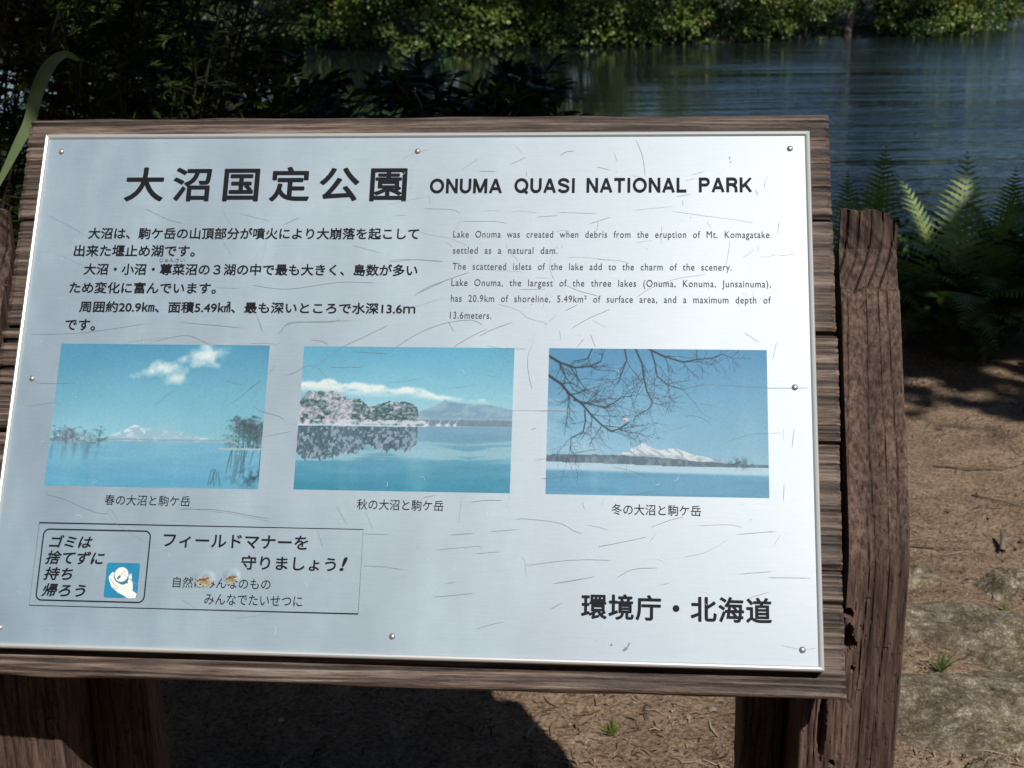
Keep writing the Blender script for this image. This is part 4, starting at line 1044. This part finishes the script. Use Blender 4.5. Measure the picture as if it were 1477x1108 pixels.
for i, x in enumerate(np.arange(-46, 60, 4.6)):
    x = float(x) + rs.uniform(-1.4, 1.4); y = shore(min(x, 21.5)) + rs.uniform(7.5, 11)
    place(trees[(i + 1) % 3], x, y, rs.uniform(1.0, 1.4) * (1.15 if x < 2 else .42), "tall leafy tree rising behind the bushes of the far shore", "tree", GT)
# one pale leaning trunk at the water's edge
r = bpy.data.objects.new("leaning_tree", None); COL.objects.link(r); r.location = (14.3, shore(14.3) - .15, gz(14.3, shore(14.3)) - .1)
tag(r, "tree with a bare brown leaning trunk standing at the far waterline", "tree")
MB().tube([(0, 0, -.5), (.12, -.1, .9), (.2, -.2, 1.9), (.5, -.2, 3.4), (.9, 0, 5.2), (1.2, .2, 7)], [.19, .17, .15, .13, .10, .05], 9).tube([(.5, -.2, 3.4), (-.4, -.3, 4.4), (-1.1, -.2, 5.4)], [.08, .06, .03], 7).build("trunk", M['twig'], r)
obj("crown", trees[0].children[0].data, r, (.9, 0, 6.4), (0, 0, 2)).scale = (.8, .8, .6)

# ------------------------------------------------------------------ trees overhead (they cast the shade)
def sunshadow(P, z=0.0):
    """where a point's shadow lands on the level z"""
    k = (P[:, 2] - z) / SUN.z
    return P[:, 0] - SUN.x * k, P[:, 1] - SUN.y * k
def keep_light(P):
    k = np.ones(len(P), bool)
    S = np.array(SUN)
    for (c, r_) in HOLES:
        d = P - np.array(c); t = d @ S
        k &= np.linalg.norm(d - t[:, None] * S, axis=1) > r_
    return k
HOLES = [((1.72, 5.25, .16), .13), ((1.92, 5.27, .10), .09), ((1.87, 5.50, .70), .23), ((1.66, 5.47, .68), .09), ((-1.42, 3.75, 1.02), .12), ((2.05, 5.3, .6), .05), ((1.5, 5.4, .6), .05), ((-1.75, 3.7, 1.15), .12), ((1.78, 5.25, .18), .10), ((1.62, 5.28, .25), .05), ((1.95, 4.98, .02), .10), ((1.72, 4.80, 0.0), .07), ((2.1, 4.72, 0.0), .10), ((-1.55, 3.9, .95), .10), ((-1.5, 4.0, 1.15), .06), ((-.95, 4.3, 1.28), .03), ((-.2, 4.7, 1.0), .04)]
def overhead(name, label, base, centre, rad, seed, nclump, leaf):
    r = np.random.default_rng(seed)
    o = bpy.data.objects.new(name, None); COL.objects.link(o); o.location = base
    tag(o, label, "tree")
    P = []; 
    for k in range(nclump):
        d = unit(r.normal(0, 1, 3)) * r.random() ** .4
        c = np.array(centre) + d * np.array(rad)
        n = 150
        P.append(c + r.normal(0, .30, (n, 3)) * np.array([1, 1, .6]))
    P = np.concatenate(P)
    sx, sy = sunshadow(P)
    ok = keep_light(P) & (sy > 4.42 + .25 * np.sin(sx * 2.1) + .12 * np.sin(sx * 7)) & (P[:, 2] > 3.6)
    P = P[ok]; n = len(P)
    D = unit(r.normal(0, 1, (n, 3))); Nn = unit(r.normal(0, .5, (n, 3)) + np.array([0, 0, 1]))
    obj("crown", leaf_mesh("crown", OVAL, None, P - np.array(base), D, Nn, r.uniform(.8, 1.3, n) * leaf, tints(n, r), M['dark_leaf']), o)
    b = MB(); c = Vector(centre) - Vector(base)
    if seed == 71:  # unseen twig and leaf cluster added on the sun ray to shade the grass blade
        q = np.array([-.662, 1.962, 1.405]) + np.array(SUN) * 2.6
        n = 200; Q = q + r.normal(0, 1, (n, 3)) * np.array([.045, .045, .06]); Q = Q[np.linalg.norm((Q - q) - ((Q - q) @ np.array(SUN))[:, None] * np.array(SUN), axis=1) < .055]; n = len(Q)
        obj("blade_shading_leaves", leaf_mesh("blade_shading_leaves", OVAL, None, Q - np.array(base), unit(r.normal(0, 1, (n, 3))), np.array(SUN) + r.normal(0, .3, (n, 3)), r.uniform(.8, 1.2, n) * .035, tints(n, r), M['dark_leaf']), o)
        qv = Vector(q) - Vector(base); b.tube([c, c.lerp(qv, .5) + Vector((0, 0, .3)), qv + Vector((0, .02, .25)), qv], [.03, .015, .006, .003], 6)
    tr = [Vector((0, 0, -.4)), Vector((.05, 0, 1.2)), c * .3 + Vector((0, 0, 1.0)), c * .55 + Vector((0, 0, .9)), c * .85 + Vector((0, 0, .5)), c]
    b.tube(tr, [.26, .21, .17, .13, .08, .04], 10)
    rr = random.Random(seed)
    for k in range(9):
        i = rr.randint(2, 4); a = rr.uniform(0, 6.28); L = rr.uniform(1.4, 2.8)
        b.tube([tr[i] + Vector((math.cos(a) * L * t, math.sin(a) * L * t, .5 * t)) for t in (0, .35, .7, 1)], [.07, .05, .035, .012], 6)
    b.build("trunk", M['bark'], o)
overhead("overhanging_tree", "broad tree whose leafy crown spreads over the shaded bank left of the board", (-4.3, 3.6, 0), (-1.5, 3.4, 6.1), (4.2, 3.8, 1.7), 71, 260, .15)
overhead("overhanging_tree", "broad tree whose leafy crown shades the ferns right of the board", (5.4, 3.6, 0), (3.6, 3.4, 6.1), (3.4, 3.8, 1.7), 72, 220, .15)

def standing(x, y, h, rad, seed):  # unseen trees added around the viewpoint to cut sky light and deepen the shade
    r = np.random.default_rng(seed)
    o = bpy.data.objects.new("sky_blocking_tree", None); COL.objects.link(o); base = np.array([x, y, gz(x, y)]); o.location = base
    tag(o, "dense leafy tree added around the viewpoint to block sky light, outside the view", "tree", "unseen trees added around the viewpoint")
    P = []
    for k in range(70):
        d = unit(r.normal(0, 1, 3)) * r.random() ** .35
        P.append(base + np.array([0, 0, h * .54]) + d * np.array([rad, rad, h * .48]) + r.normal(0, .45, (75, 3)))
    P = np.concatenate(P); k = (P[:, 2] > .15) & keep_light(P)
    for z, (xa, xb, ya, yb) in ((0, (-1.2, 3.2, .9, 4.45)), (.7, (-1.1, 1.4, .9, 2.0)), (1.35, (-1.1, 1.4, .9, 2.1))):
        sx, sy = sunshadow(P, z); k &= ~((sx > xa) & (sx < xb) & (sy > ya) & (sy < yb) & (P[:, 2] > z))
    P = P[k]; n = len(P)
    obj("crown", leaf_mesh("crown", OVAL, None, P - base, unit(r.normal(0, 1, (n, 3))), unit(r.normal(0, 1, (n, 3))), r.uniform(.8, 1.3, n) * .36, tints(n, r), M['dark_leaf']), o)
    MB().tube([(0, 0, -.4), (.05, 0, h * .3), (0, .1, h * .6), (.1, 0, h * .9)], [.2, .16, .1, .03], 9).build("trunk", M['bark'], o)
for i, (x, y, h, rad) in enumerate([(-6.0, .5, 9, 2.6), (-6.5, -4.5, 10, 3), (-2.8, -6.5, 10, 3), (1.2, -8.5, 9, 3), (5.0, -9, 10, 3.2), (7.5, -4.5, 10, 3), (7.2, .5, 9, 2.7), (8.5, 6.2, 9, 2.8), (-7.2, 5.6, 10, 3)]):
    standing(x, y, h, rad, 500 + i)

# ------------------------------------------------------------------ dark shrubs behind the left half of the board
def shrub(name, label, x, y, h, spread, nstem, seed, tmpl, faces, leaf, mat, per, dens, lean=(0, 0), zmin=.15, group=None, wl=1.0):
    r = np.random.default_rng(seed); rr = random.Random(seed)
    o = bpy.data.objects.new(name, None); COL.objects.link(o); o.location = (x, y, gz(x, y) - .02)
    tag(o, label, "shrub", group)
    b = MB(); P = []; D = []; Nn = []
    for s in range(nstem):
        a = rr.uniform(0, 6.28); sp = spread * rr.uniform(.35, 1); hh = h * rr.uniform(.72, 1.05)
        pts = []
        for i in range(9):
            t = i / 8
            pts.append(Vector((math.cos(a) * sp * t ** 1.4 + lean[0] * t * t, math.sin(a) * sp * t ** 1.4 + lean[1] * t * t, hh * (t - .12 * t ** 3))) + Vector((rr.uniform(-.02, .02), rr.uniform(-.02, .02), 0)) * (t > 0))
        b.tube(pts, [.0075 * (1 - .085 * i) for i in range(9)], 5)
        for k in range(per):
            t = rr.uniform(.22, 1.0); i = min(7, int(t * 8)); p = pts[i].lerp(pts[i + 1], t * 8 - i)
            if p.z < zmin: continue
            aa = rr.uniform(0, 6.28); L = rr.uniform(.14, .34) * (1.15 - .4 * t)
            d = Vector((math.cos(aa), math.sin(aa), rr.uniform(-.25, .55))).normalized()
            tw = [p + d * L * q + Vector((0, 0, -.10 * L * q * q)) for q in (0, .33, .66, 1)]
            b.tube(tw, [.0035, .0028, .002, .0012], 4)
            for m in range(dens):
                q = rr.uniform(.12, 1.02); j = min(2, int(q * 3)); pp = tw[j].lerp(tw[j + 1], min(1, q * 3 - j))
                side = Vector((rr.uniform(-1, 1), rr.uniform(-1, 1), rr.uniform(-.5, .6)))
                P.append(pp); D.append((d * .8 + side * wl)); Nn.append(Vector((rr.uniform(-.5, .5), rr.uniform(-.6, .4), 1)))
    P = np.array([tuple(q) for q in P]); D = np.array([tuple(q) for q in D]); Nn = np.array([tuple(q) for q in Nn]); n = len(P)
    b.build("stems", M['stem'], o)
    obj("foliage", leaf_mesh("foliage", tmpl, faces, P, D, Nn, r.uniform(.65, 1.2, n) * leaf, tints(n, r, .55, 1.4, .2), mat), o)
    return o
shrub("evergreen_shrub", "dark needle-leaved evergreen shrub at the left edge, beside the drooping blade", -1.72, 4.0, 2.5, .62, 15, 1, NEED, None, .05, M['yew_leaf'], 26, 26, wl=.7)
shrub("evergreen_shrub", "dark needle-leaved evergreen shrub behind the board's upper left corner", -1.18, 4.3, 2.4, .58, 20, 2, NEED, None, .05, M['yew_leaf'], 30, 28, wl=.7)
shrub("evergreen_shrub", "tall dark evergreen shrub furthest left behind the board", -2.3, 4.9, 2.8, .75, 15, 3, NEED, None, .055, M['yew_leaf'], 24, 22, wl=.7)
shrub("evergreen_shrub", "shadowy evergreen shrub nearest the lake behind the other evergreens", -1.75, 5.6, 2.7, .75, 15, 8, LEAF, LEAF_F, .09, M['dark_leaf'], 18, 14)
shrub("evergreen_shrub", "dark evergreen shrub closing the gap at the left edge between its taller neighbours", -1.95, 4.95, 2.4, .6, 15, 13, NEED, None, .05, M['yew_leaf'], 24, 24, wl=.7)
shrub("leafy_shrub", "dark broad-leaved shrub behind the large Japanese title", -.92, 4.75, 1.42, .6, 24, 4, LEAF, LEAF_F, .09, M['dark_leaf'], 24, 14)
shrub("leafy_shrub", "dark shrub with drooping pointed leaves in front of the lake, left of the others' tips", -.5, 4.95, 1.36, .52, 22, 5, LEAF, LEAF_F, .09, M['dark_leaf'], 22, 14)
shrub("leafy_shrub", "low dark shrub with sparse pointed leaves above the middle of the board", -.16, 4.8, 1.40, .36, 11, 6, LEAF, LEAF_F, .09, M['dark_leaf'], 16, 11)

# drooping blade of a tall grass beside the upper left corner
def blade_mesh(pts, wid, fold=.25, nrm=None, nrms=None):
    V = []; F = []
    pts = [Vector(p) for p in pts]
    for i, p in enumerate(pts):
        t = (pts[min(i + 1, len(pts) - 1)] - pts[max(0, i - 1)]).normalized()
        s = t.cross(Vector(nrms[i] if nrms else (nrm or (0.15, -1, .25)))).normalized(); up_ = s.cross(t)
        V += [p - s * wid[i], p - up_ * wid[i] * fold, p + s * wid[i]]
    for i in range(len(pts) - 1):
        F += [[3 * i, 3 * i + 1, 3 * i + 4, 3 * i + 3], [3 * i + 1, 3 * i + 2, 3 * i + 5, 3 * i + 4]]
    return V, F
def smooth_pts(P, n):
    P = [Vector(p) for p in P]; out = []
    for i in range(len(P) - 1):
        p0, p1, p2, p3 = P[max(i - 1, 0)], P[i], P[i + 1], P[min(i + 2, len(P) - 1)]
        for k in range(n):
            t = k / n; out.append(.5 * ((2 * p1) + (p2 - p0) * t + (2 * p0 - 5 * p1 + 4 * p2 - p3) * t * t + (3 * p1 - p0 - 3 * p2 + p3) * t ** 3))
    return out + [P[-1]]
tg = bpy.data.objects.new("tall_grass", None); COL.objects.link(tg); tg.location = (-.55, 2.02, 0)
tag(tg, "tall grass with one broad blade drooping past the board's upper left corner", "grass plant")
sp_ = smooth_pts([(-.21, -.02, -.03), (-.20, -.03, .5), (-.15, -.04, 1.0), (-.080, -.04, 1.402)], 6)
MB().tube(sp_, [.0035 - .00006 * i for i in range(len(sp_))], 6).build("stem", M['grass'], tg)
def leaf_obj(P, w, turn=False):
    Q = smooth_pts(P, 7); n = len(Q)
    wid = [w * min(1, .15 + 2.6 * i / n) * (1 - (i / (n - 1)) ** 3.2) + .0006 for i in range(n)]
    ns_ = None
    if turn:
        ns_ = [Vector((.3, -.6, -.75)).lerp(Vector((.15, -1, .3)), min(1, max(0, (i / n - .50) / .06))) for i in range(n)]
    v, f = blade_mesh(Q, wid, nrms=ns_)
    me = mesh("leaf", v, f, M['blade'], True, np.ones((len(v), 3)) * np.array([.95, 1.0, 1.15])); return obj("leaf", me, tg)
leaf_obj([(-.080, -.04, 1.402), (-.098, -.05, 1.413), (-.120, -.06, 1.396), (-.140, -.065, 1.36), (-.154, -.07, 1.319), (-.174, -.075, 1.285), (-.201, -.08, 1.24), (-.238, -.09, 1.18)], .0098)
leaf_obj([(-.20, -.03, .5), (-.26, .08, .78), (-.38, .2, .8), (-.46, .22, .62)], .011)

# ------------------------------------------------------------------ ferns and ground plants on the right
def frond_mesh(seed, L, arch, wmax=.135, npair=26):
    r = random.Random(seed); V = []; F = []; C = []
    ra = []
    for i in range(41):
        t = i / 40; ang = RAD(84) - arch * t ** 1.6
        ra.append((0, 0) if i == 0 else (ra[-1][0] + math.cos(ang) * L / 40, ra[-1][1] + math.sin(ang) * L / 40))
    def at(t):
        k = min(39, int(t * 40)); f = t * 40 - k
        return (ra[k][0] * (1 - f) + ra[k + 1][0] * f, ra[k][1] * (1 - f) + ra[k + 1][1] * f), math.atan2(ra[k + 1][1] - ra[k][1], ra[k + 1][0] - ra[k][0])
    tv, tf = tube([(p[0], 0, p[1]) for p in ra[::2]], [.0042 * (1 - .045 * i) for i in range(21)], 5)
    V += [tuple(p) for p in tv]; F += [[i for j, i in enumerate(f) if i not in f[:j]] for f in tf]; C += [(1.0, .85, .6)] * len(tv)
    for k in range(npair):
        t = .20 + .79 * k / (npair - 1); (px, pz), a = at(t)
        s = (t - .20) / .8; w = wmax * (min(1, .45 + 2.6 * s) * (1 - s ** 1.7) + .03)
        for sd in (-1, 1):
            ll = w * r.uniform(.92, 1.06); ns = 9
            fx, fz = math.cos(a), math.sin(a); ux, uz = -fz, fx
            o = len(V); sweep = .38 + .25 * s; hw = min(.0165, .13 * w + .004); b_ = r.uniform(.75, 1.25)
            for j in range(ns):
                q = j / (ns - 1)
                cx = px + fx * sweep * ll * q; cz = pz + fz * sweep * ll * q
                cy = sd * ll * q * .93; dr = -.16 * ll * q * q
                h = hw * (1 - q ** 1.5) * (1.0 if j % 2 else .52) + .0004
                V.append((cx + fx * h + ux * dr, cy, cz + fz * h + uz * dr)); V.append((cx - fx * h + ux * dr, cy, cz - fz * h + uz * dr))
                C += [(b_, b_, b_)] * 2
            for j in range(ns - 1):
                F.append([o + 2 * j, o + 2 * j + 1, o + 2 * j + 3, o + 2 * j + 2])
    return mesh("frond", V, F, M['fern_leaf'], False, np.array(C, float))
FR = [frond_mesh(1, .80, .95, .155), frond_mesh(2, .88, 1.6, .16), frond_mesh(3, .76, 2.0, .15), frond_mesh(4, .88, .6, .145, 30), frond_mesh(5, .86, .62, .175, 24)]
PALE = FR[4].copy(); PALE.materials.clear(); PALE.materials.append(M['sunlit_fern'])
def fern(label, x, y, spec, seed, pale=False):
    r = random.Random(seed)
    o = bpy.data.objects.new("fern", None); COL.objects.link(o); o.location = (x, y, gz(x, y)); tag(o, label, "fern")
    for q_, (m, az, sc, tilt) in enumerate(spec):
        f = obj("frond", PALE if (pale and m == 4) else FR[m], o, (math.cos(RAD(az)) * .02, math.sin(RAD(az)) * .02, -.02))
        f.rotation_euler = (RAD(r.uniform(-24, 24) * (.2 if q_ < 2 else 1)), RAD(tilt), RAD(az)); f.scale = (sc, sc, sc)
fern("dark fern with upright fronds just right of the board's edge", 1.56, 5.62, [(3, 254, 1.08, 3), (0, 200, .95, 10), (1, 160, .8, 10), (2, 20, .8, 10), (1, 300, .75, 18), (2, 240, .85, 22), (0, 95, .8, 8), (2, 275, .95, 14), (1, 225, 1.0, 10), (2, 330, .9, 14)], 1)
fern("fern with sunlit fronds coloured lighter green rising in the middle of the fern patch", 1.87, 5.40, [(4, 78, 1.0, 2), (4, 128, .92, 6), (4, 40, .8, 12), (1, 330, .85, 12), (2, 190, .9, 14), (2, 280, .8, 26), (1, 60, .8, 8), (2, 250, .95, 18), (1, 215, .95, 14), (2, 310, .9, 16)], 2, True)
fern("dark fern with arching fronds at the right edge above the bare path", 2.06, 5.50, [(1, 10, 1.2, -8), (1, 30, 1.1, -4), (0, 350, 1.05, 6), (3, 275, .9, 4), (1, 345, 1.15, 0), (2, 255, 1.0, 12), (1, 290, 1.0, 10), (2, 225, 1.0, 16), (1, 185, .9, 8), (2, 240, .95, 10), (2, 215, .85, 20), (0, 300, .8, 10), (3, 40, .8, 6), (1, 270, .7, 30)], 3)
fern("shaded fern low down behind the round-leaved plants", 1.84, 5.42, [(2, 230, .7, 24), (1, 190, .72, 26), (2, 300, .72, 28), (1, 340, .7, 24), (2, 265, .62, 36), (0, 150, .7, 12)], 4)
fern("fern mostly hidden behind the board's right post", 1.48, 5.55, [(3, 250, .93, 0), (0, 215, .95, 6), (1, 250, .85, 8), (2, 200, .8, 14), (2, 300, .8, 14), (0, 90, .8, 6)], 5)
fern("large dark fern beyond the right edge of the fern patch", 2.42, 5.55, [(1, 190, .95, 4), (2, 170, .9, 12), (1, 240, .9, 10), (2, 300, .9, 12), (0, 20, .9, 8)], 6)
fern("dark fern behind the arching one near the right edge", 2.22, 5.8, [(3, 250, .95, 2), (0, 220, .95, 4), (1, 180, 1.0, 2), (0, 300, .9, 8), (1, 20, .95, 4), (2, 270, .9, 14)], 7)
shrub("leafy_shrub", "low dark shrub filling the shade under the ferns", 1.85, 5.78, .42, .42, 16, 10, LEAF, LEAF_F, .06, M['dark_leaf'], 16, 10, zmin=.03)
shrub("leafy_shrub", "dark shrub at the right edge beside the fallen branch", 2.36, 5.22, .55, .30, 12, 12, LEAF, LEAF_F, .05, M['dark_leaf'], 14, 10, zmin=.03)
# round-leaved plants
DISC = np.array([[.0, .0, 0]] + [[.5 * math.sin(a) * (1 if k else .3), .5 - .5 * math.cos(a), .06 * math.cos(2 * a)] for k, a in enumerate(np.linspace(0.35, 5.93, 11))], float)
DISC_F = [[0, i, i + 1, i + 1] for i in range(1, 11)]
def roundleaf(label, x, y, n, seed, hmax, rad):
    r = np.random.default_rng(seed)
    o = bpy.data.objects.new("round_leaf_plant", None); COL.objects.link(o); o.location = (x, y, gz(x, y)); tag(o, label, "plant")
    b = MB(); P = []; D = []; Nn = []
    for k in range(n):
        a = r.uniform(0, 6.28); rr = rad * math.sqrt(r.random()); h = r.uniform(.3, 1) * hmax
        top = Vector((math.cos(a) * rr, math.sin(a) * rr, h))
        b.tube([(top.x * .2, top.y * .2, -.02), (top.x * .7, top.y * .7, h * .65), top], [.0022, .0018, .0014], 4)
        aa = r.uniform(0, 6.28); P.append(tuple(top)); D.append((math.cos(aa), math.sin(aa), -.15)); Nn.append((r.uniform(-.35, .35), r.uniform(-.8, -.1), 1))
    b.build("stems", M['twig'], o)
    obj("foliage", leaf_mesh("foliage", DISC, DISC_F, np.array(P), np.array(D), np.array(Nn), r.uniform(.045, .078, n), tints(n, r, .6, 1.3), M['round_leaf']), o)
roundleaf("pale round-leaved plant right beside the wooden post", 1.60, 5.26, 26, 1, .30, .13)
roundleaf("round-leaved plant with sunlit leaves at the edge of the bare path", 1.80, 5.24, 26, 2, .24, .14)
roundleaf("dim round-leaved plant below the right-hand ferns", 2.0, 5.28, 20, 3, .17, .13)
roundleaf("tiny round-leaved plant creeping onto the bare path", 1.86, 5.1, 9, 4, .07, .08)

# ------------------------------------------------------------------ stones, branch, tufts, twigs
def slab(label, x, y, rx, ry, h, seed, rot=0.0):
    n = 90; U, Vv = np.meshgrid(np.linspace(-1.25, 1.25, n), np.linspace(-1.25, 1.25, n))
    ang = np.arctan2(Vv, U); R = np.hypot(U, Vv) / (0.82 + .36 * fbm(np.cos(ang) * 1.2 + 5, np.sin(ang) * 1.2 + 5, seed, 3))
    prof_ = np.clip(1 - R, -1, 1)
    z = h * (np.clip(prof_ * 3.0, -2.0, 1) * .6 + np.clip(prof_, 0, 1) * .4)
    z = z + (fbm(U * 2.2, Vv * 2.2, seed + 2, 4) - .5) * h * 1.0 * (prof_ > -.3) + (fbm(U * 11, Vv * 11, seed + 3, 3) - .5) * h * .28
    crack = np.clip(1 - np.abs(fbm(U * 1.6 + 3, Vv * 1.6, seed + 5, 3) - .5) / .02, 0, 1); z = z - crack * h * .25
    keep = (R < 1.3).ravel()
    P = np.stack([U * rx, Vv * ry, z], -1).reshape(-1, 3); fa = grid_faces(n, n); fa = fa[keep[fa].all(1)]
    o = obj("half_buried_stone", mesh("half_buried_stone", P, fa, M['stone'], True), None, (x, y, gz(x, y) - .004), (0, 0, rot))
    return tag(o, label, "stone")
slab("broad flat mossy stone half buried right of the post, largest of the stones", 1.17, 2.80, .34, .17, .045, 5, -.35)
slab("rough brown mossy stone at the bottom right corner, nearest the viewer", .98, 2.44, .30, .17, .040, 9, -.1)
slab("smooth tan stone ridge beside the post, above the largest stone", .98, 3.16, .20, .10, .035, 14, -.25)
slab("small lumpy stone at the right edge, above the grass tuft", 1.32, 3.05, .13, .07, .045, 19, -.3)
slab("small pale stone at the bottom edge below the mossy stones", .93, 2.235, .05, .03, .03, 23, .2)
br = MB().tube([(2.06, 5.0, .05), (2.2, 4.9, .06), (2.4, 4.82, .045), (2.7, 4.75, .06)], [.022, .027, .03, .032], 9).tube([(2.2, 4.9, .06), (2.27, 5.02, .13), (2.36, 5.08, .2)], [.014, .010, .005], 6).build("fallen_branch", M['pale_bark'])
tag(br, "pale fallen branch lying at the right edge below the shrub", "branch")
def tuft(label, x, y, n, h, seed, name="grass_tuft", tint=(1, 1, 1)):
    r = random.Random(seed); V = []; F = []; C = []
    for k in range(n):
        a = r.uniform(0, 6.28); L = h * r.uniform(.35, 1.15); ln = r.uniform(.1, .95) ** 1.3
        P = [(math.cos(a) * L * ln * t ** 1.4 + r.uniform(-.008, .008) * (t == 0), math.sin(a) * L * ln * t ** 1.4, L * (t - .3 * ln * t * t)) for t in (0, .25, .5, .75, 1)]
        v, f = blade_mesh(P, [.0015, .0017, .0014, .0009, .0002]); o = len(V); V += [tuple(p) for p in v]; F += [[i + o for i in q] for q in f]
        b = r.uniform(.6, 1.4); c = (b * tint[0], b * tint[1], b * tint[2]) if r.random() < .7 else (b * 1.8, b * 1.25, b * 1.1); C += [c] * len(v)
    tag(obj(name, mesh(name, V, F, M['grass'], False, np.array(C)), None, (x, y, gz(x, y) - .004)), label, "grass")
tuft("small green grass tuft growing in the crack between the two mossy stones", .955, 2.615, 34, .075, 3)
tuft("tiny grass sprig at the right edge on the largest stone's upper rim", 1.22, 2.93, 12, .045, 4)
tuft("thin yellowish grass under the board, left of the pale straw", .20, 2.40, 34, .05, 5, tint=(1.3, 1.05, .8))
roundleaf("tiny bright green sprout at the foot of the wooden post", .865, 2.70, 9, 8, .05, .022)
bpy.data.objects[[o.name for o in bpy.data.objects if o.get("label", "").startswith("tiny bright green sprout")][0]].scale = (.45, .45, .6)

def twig(label, pts, r0, mat='twig'):
    P = [(x, y, gz(x, y) + dz + r0) for x, y, dz in pts]
    b = MB().tube(P, [r0 * (1 - .5 * i / (len(P) - 1)) for i in range(len(P))], 6)
    tag(b.build("twig", M[mat]), label, "twig", "twigs on the bare ground")
twig("short grey stick lying in the shadow under the board", [(.015, 2.375, .0), (.03, 2.42, .002), (.048, 2.458, 0)], .006, 'pale_bark')
twig("stubby grey twig beside the pale stone ridge at the right", [(1.33, 3.26, 0), (1.345, 3.30, .012), (1.355, 3.34, .022)], .009, 'pale_bark')
twig("thin dark twig beside the stubby grey one at the right edge", [(1.37, 3.27, .004), (1.43, 3.31, .008), (1.50, 3.33, .004)], .0035)
twig("thin dark twig lying across the middle of the sunlit path", [(1.36, 3.95, .002), (1.46, 3.92, .006), (1.57, 3.90, .002)], .004)
twig("slanting dark twig on the path between the post and the right edge", [(1.40, 3.70, .002), (1.47, 3.62, .005), (1.53, 3.56, .002)], .0035)
twig("thin dark twig close to the post on the sunlit path", [(1.10, 3.33, .002), (1.18, 3.30, .005), (1.26, 3.29, .002)], .003)
twig("long pale straw on the lit ground under the board", [(.46, 2.42, .003), (.55, 2.44, .006), (.64, 2.47, .003)], .0022, 'pale_bark')
tag(obj("pebble", mesh("pebble", *(lambda v, f: (np.array(v) * np.array([1, .8, 1]), [[i for j, i in enumerate(q) if i not in q[:j]] for q in f]))(*dome(0, 0, .012, .011, -.002)), M['pale_bark'], True), None, (.425, 2.5, gz(.425, 2.5))), "small pale pebble on the ground beside the dark post foot", "pebble")

# litter: dry needles, straws, chips and crumbs too many to count
r = np.random.default_rng(5)
n = 16000
X = r.uniform(-.9, 2.7, n); Y = 1.9 + (r.random(n) ** 1.25) * 3.7
ok = (fbm(X * 2.2, Y * 2.2, 91, 3) + r.normal(0, .12, n)) > .44
X, Y = X[ok], Y[ok]; n = len(X)
L = np.where(r.random(n) < .8, r.uniform(.006, .030, n), r.uniform(.03, .07, n)); Wd = r.uniform(.0007, .0019, n); a = r.normal(.3, 1.0, n)
dx, dy = np.cos(a), np.sin(a); bend = r.normal(0, .18, n) * L
Z = ground_z(X, Y) + .002 + r.random(n) * .004
def pt(t, s):
    ex = X + dx * L * (t - .5) - dy * (bend * 4 * t * (1 - t) + s * Wd); ey = Y + dy * L * (t - .5) + dx * (bend * 4 * t * (1 - t) + s * Wd)
    return np.stack([ex, ey, Z + .003 * 4 * t * (1 - t) + .0004 * (s > 0)], -1)
V = np.stack([pt(0, -1), pt(0, 1), pt(.5, -1.2), pt(.5, 1.2), pt(1, -.5), pt(1, .5)], 1)
b0 = np.arange(n) * 6
F = np.concatenate([np.stack([b0, b0 + 2, b0 + 3, b0 + 1], -1), np.stack([b0 + 2, b0 + 4, b0 + 5, b0 + 3], -1)])
pal = np.array([(.30, .22, .13), (.22, .15, .085), (.13, .085, .05), (.40, .32, .21), (.07, .05, .035), (.24, .14, .08)])
cc = pal[r.integers(0, len(pal), n)] * r.uniform(.6, 1.15, (n, 1))
tag(obj("dry_litter", mesh("dry_litter", V.reshape(-1, 3), F, M['straw'], False, np.repeat(cc, 6, 0))), "dry needles and straw strewn over the bare earth", "litter", None, "stuff")
n = 15000
X = r.uniform(-.9, 2.6, n); Y = 1.9 + (r.random(n) ** 1.2) * 3.4; s = r.uniform(.0012, .0042, n) * (1 + 1.6 * (r.random(n) < .04)); Z = ground_z(X, Y)
oc = np.array([[1, 0, 0], [0, 1, 0], [-1, 0, 0], [0, -1, 0], [0, 0, 1], [0, 0, -1]], float)
J = r.uniform(.6, 1.3, (n, 6, 1)); V = np.stack([X, Y, Z], -1)[:, None] + oc[None] * J * s[:, None, None]
b0 = np.arange(n) * 6
T3 = [(0, 1, 4), (1, 2, 4), (2, 3, 4), (3, 0, 4), (1, 0, 5), (2, 1, 5), (3, 2, 5), (0, 3, 5)]
F = np.concatenate([np.stack([b0 + i for i in t], -1) for t in T3])
cc = np.array([.20, .155, .115]) * r.uniform(.35, 1.9, (n, 1)) * np.where(r.random((n, 1)) < .06, 1.6, 1)
tag(obj("soil_crumbs", mesh("soil_crumbs", V.reshape(-1, 3), F, M['straw'], False, np.repeat(cc, 6, 0))), "small stones and crumbs of soil over the bare earth", "gravel", None, "stuff")

r = np.random.default_rng(77); n = 170
X = r.uniform(.0, 2.5, n); Y = 2.1 + r.random(n) * 3.2; Z = ground_z(X, Y) + .004
tag(obj("fallen_leaves", leaf_mesh("fallen_leaves", LEAF, LEAF_F, np.stack([X, Y, Z], -1), np.stack([r.normal(0, 1, n), r.normal(0, 1, n), r.uniform(0, .25, n)], -1), np.stack([r.normal(0, .3, n), r.normal(0, .3, n), np.ones(n)], -1), r.uniform(.014, .034, n), np.array([.20, .125, .07]) * r.uniform(.5, 1.5, (n, 1)), M['straw'])), "small curled brown leaves scattered over the bare earth", "leaves", None, "stuff")
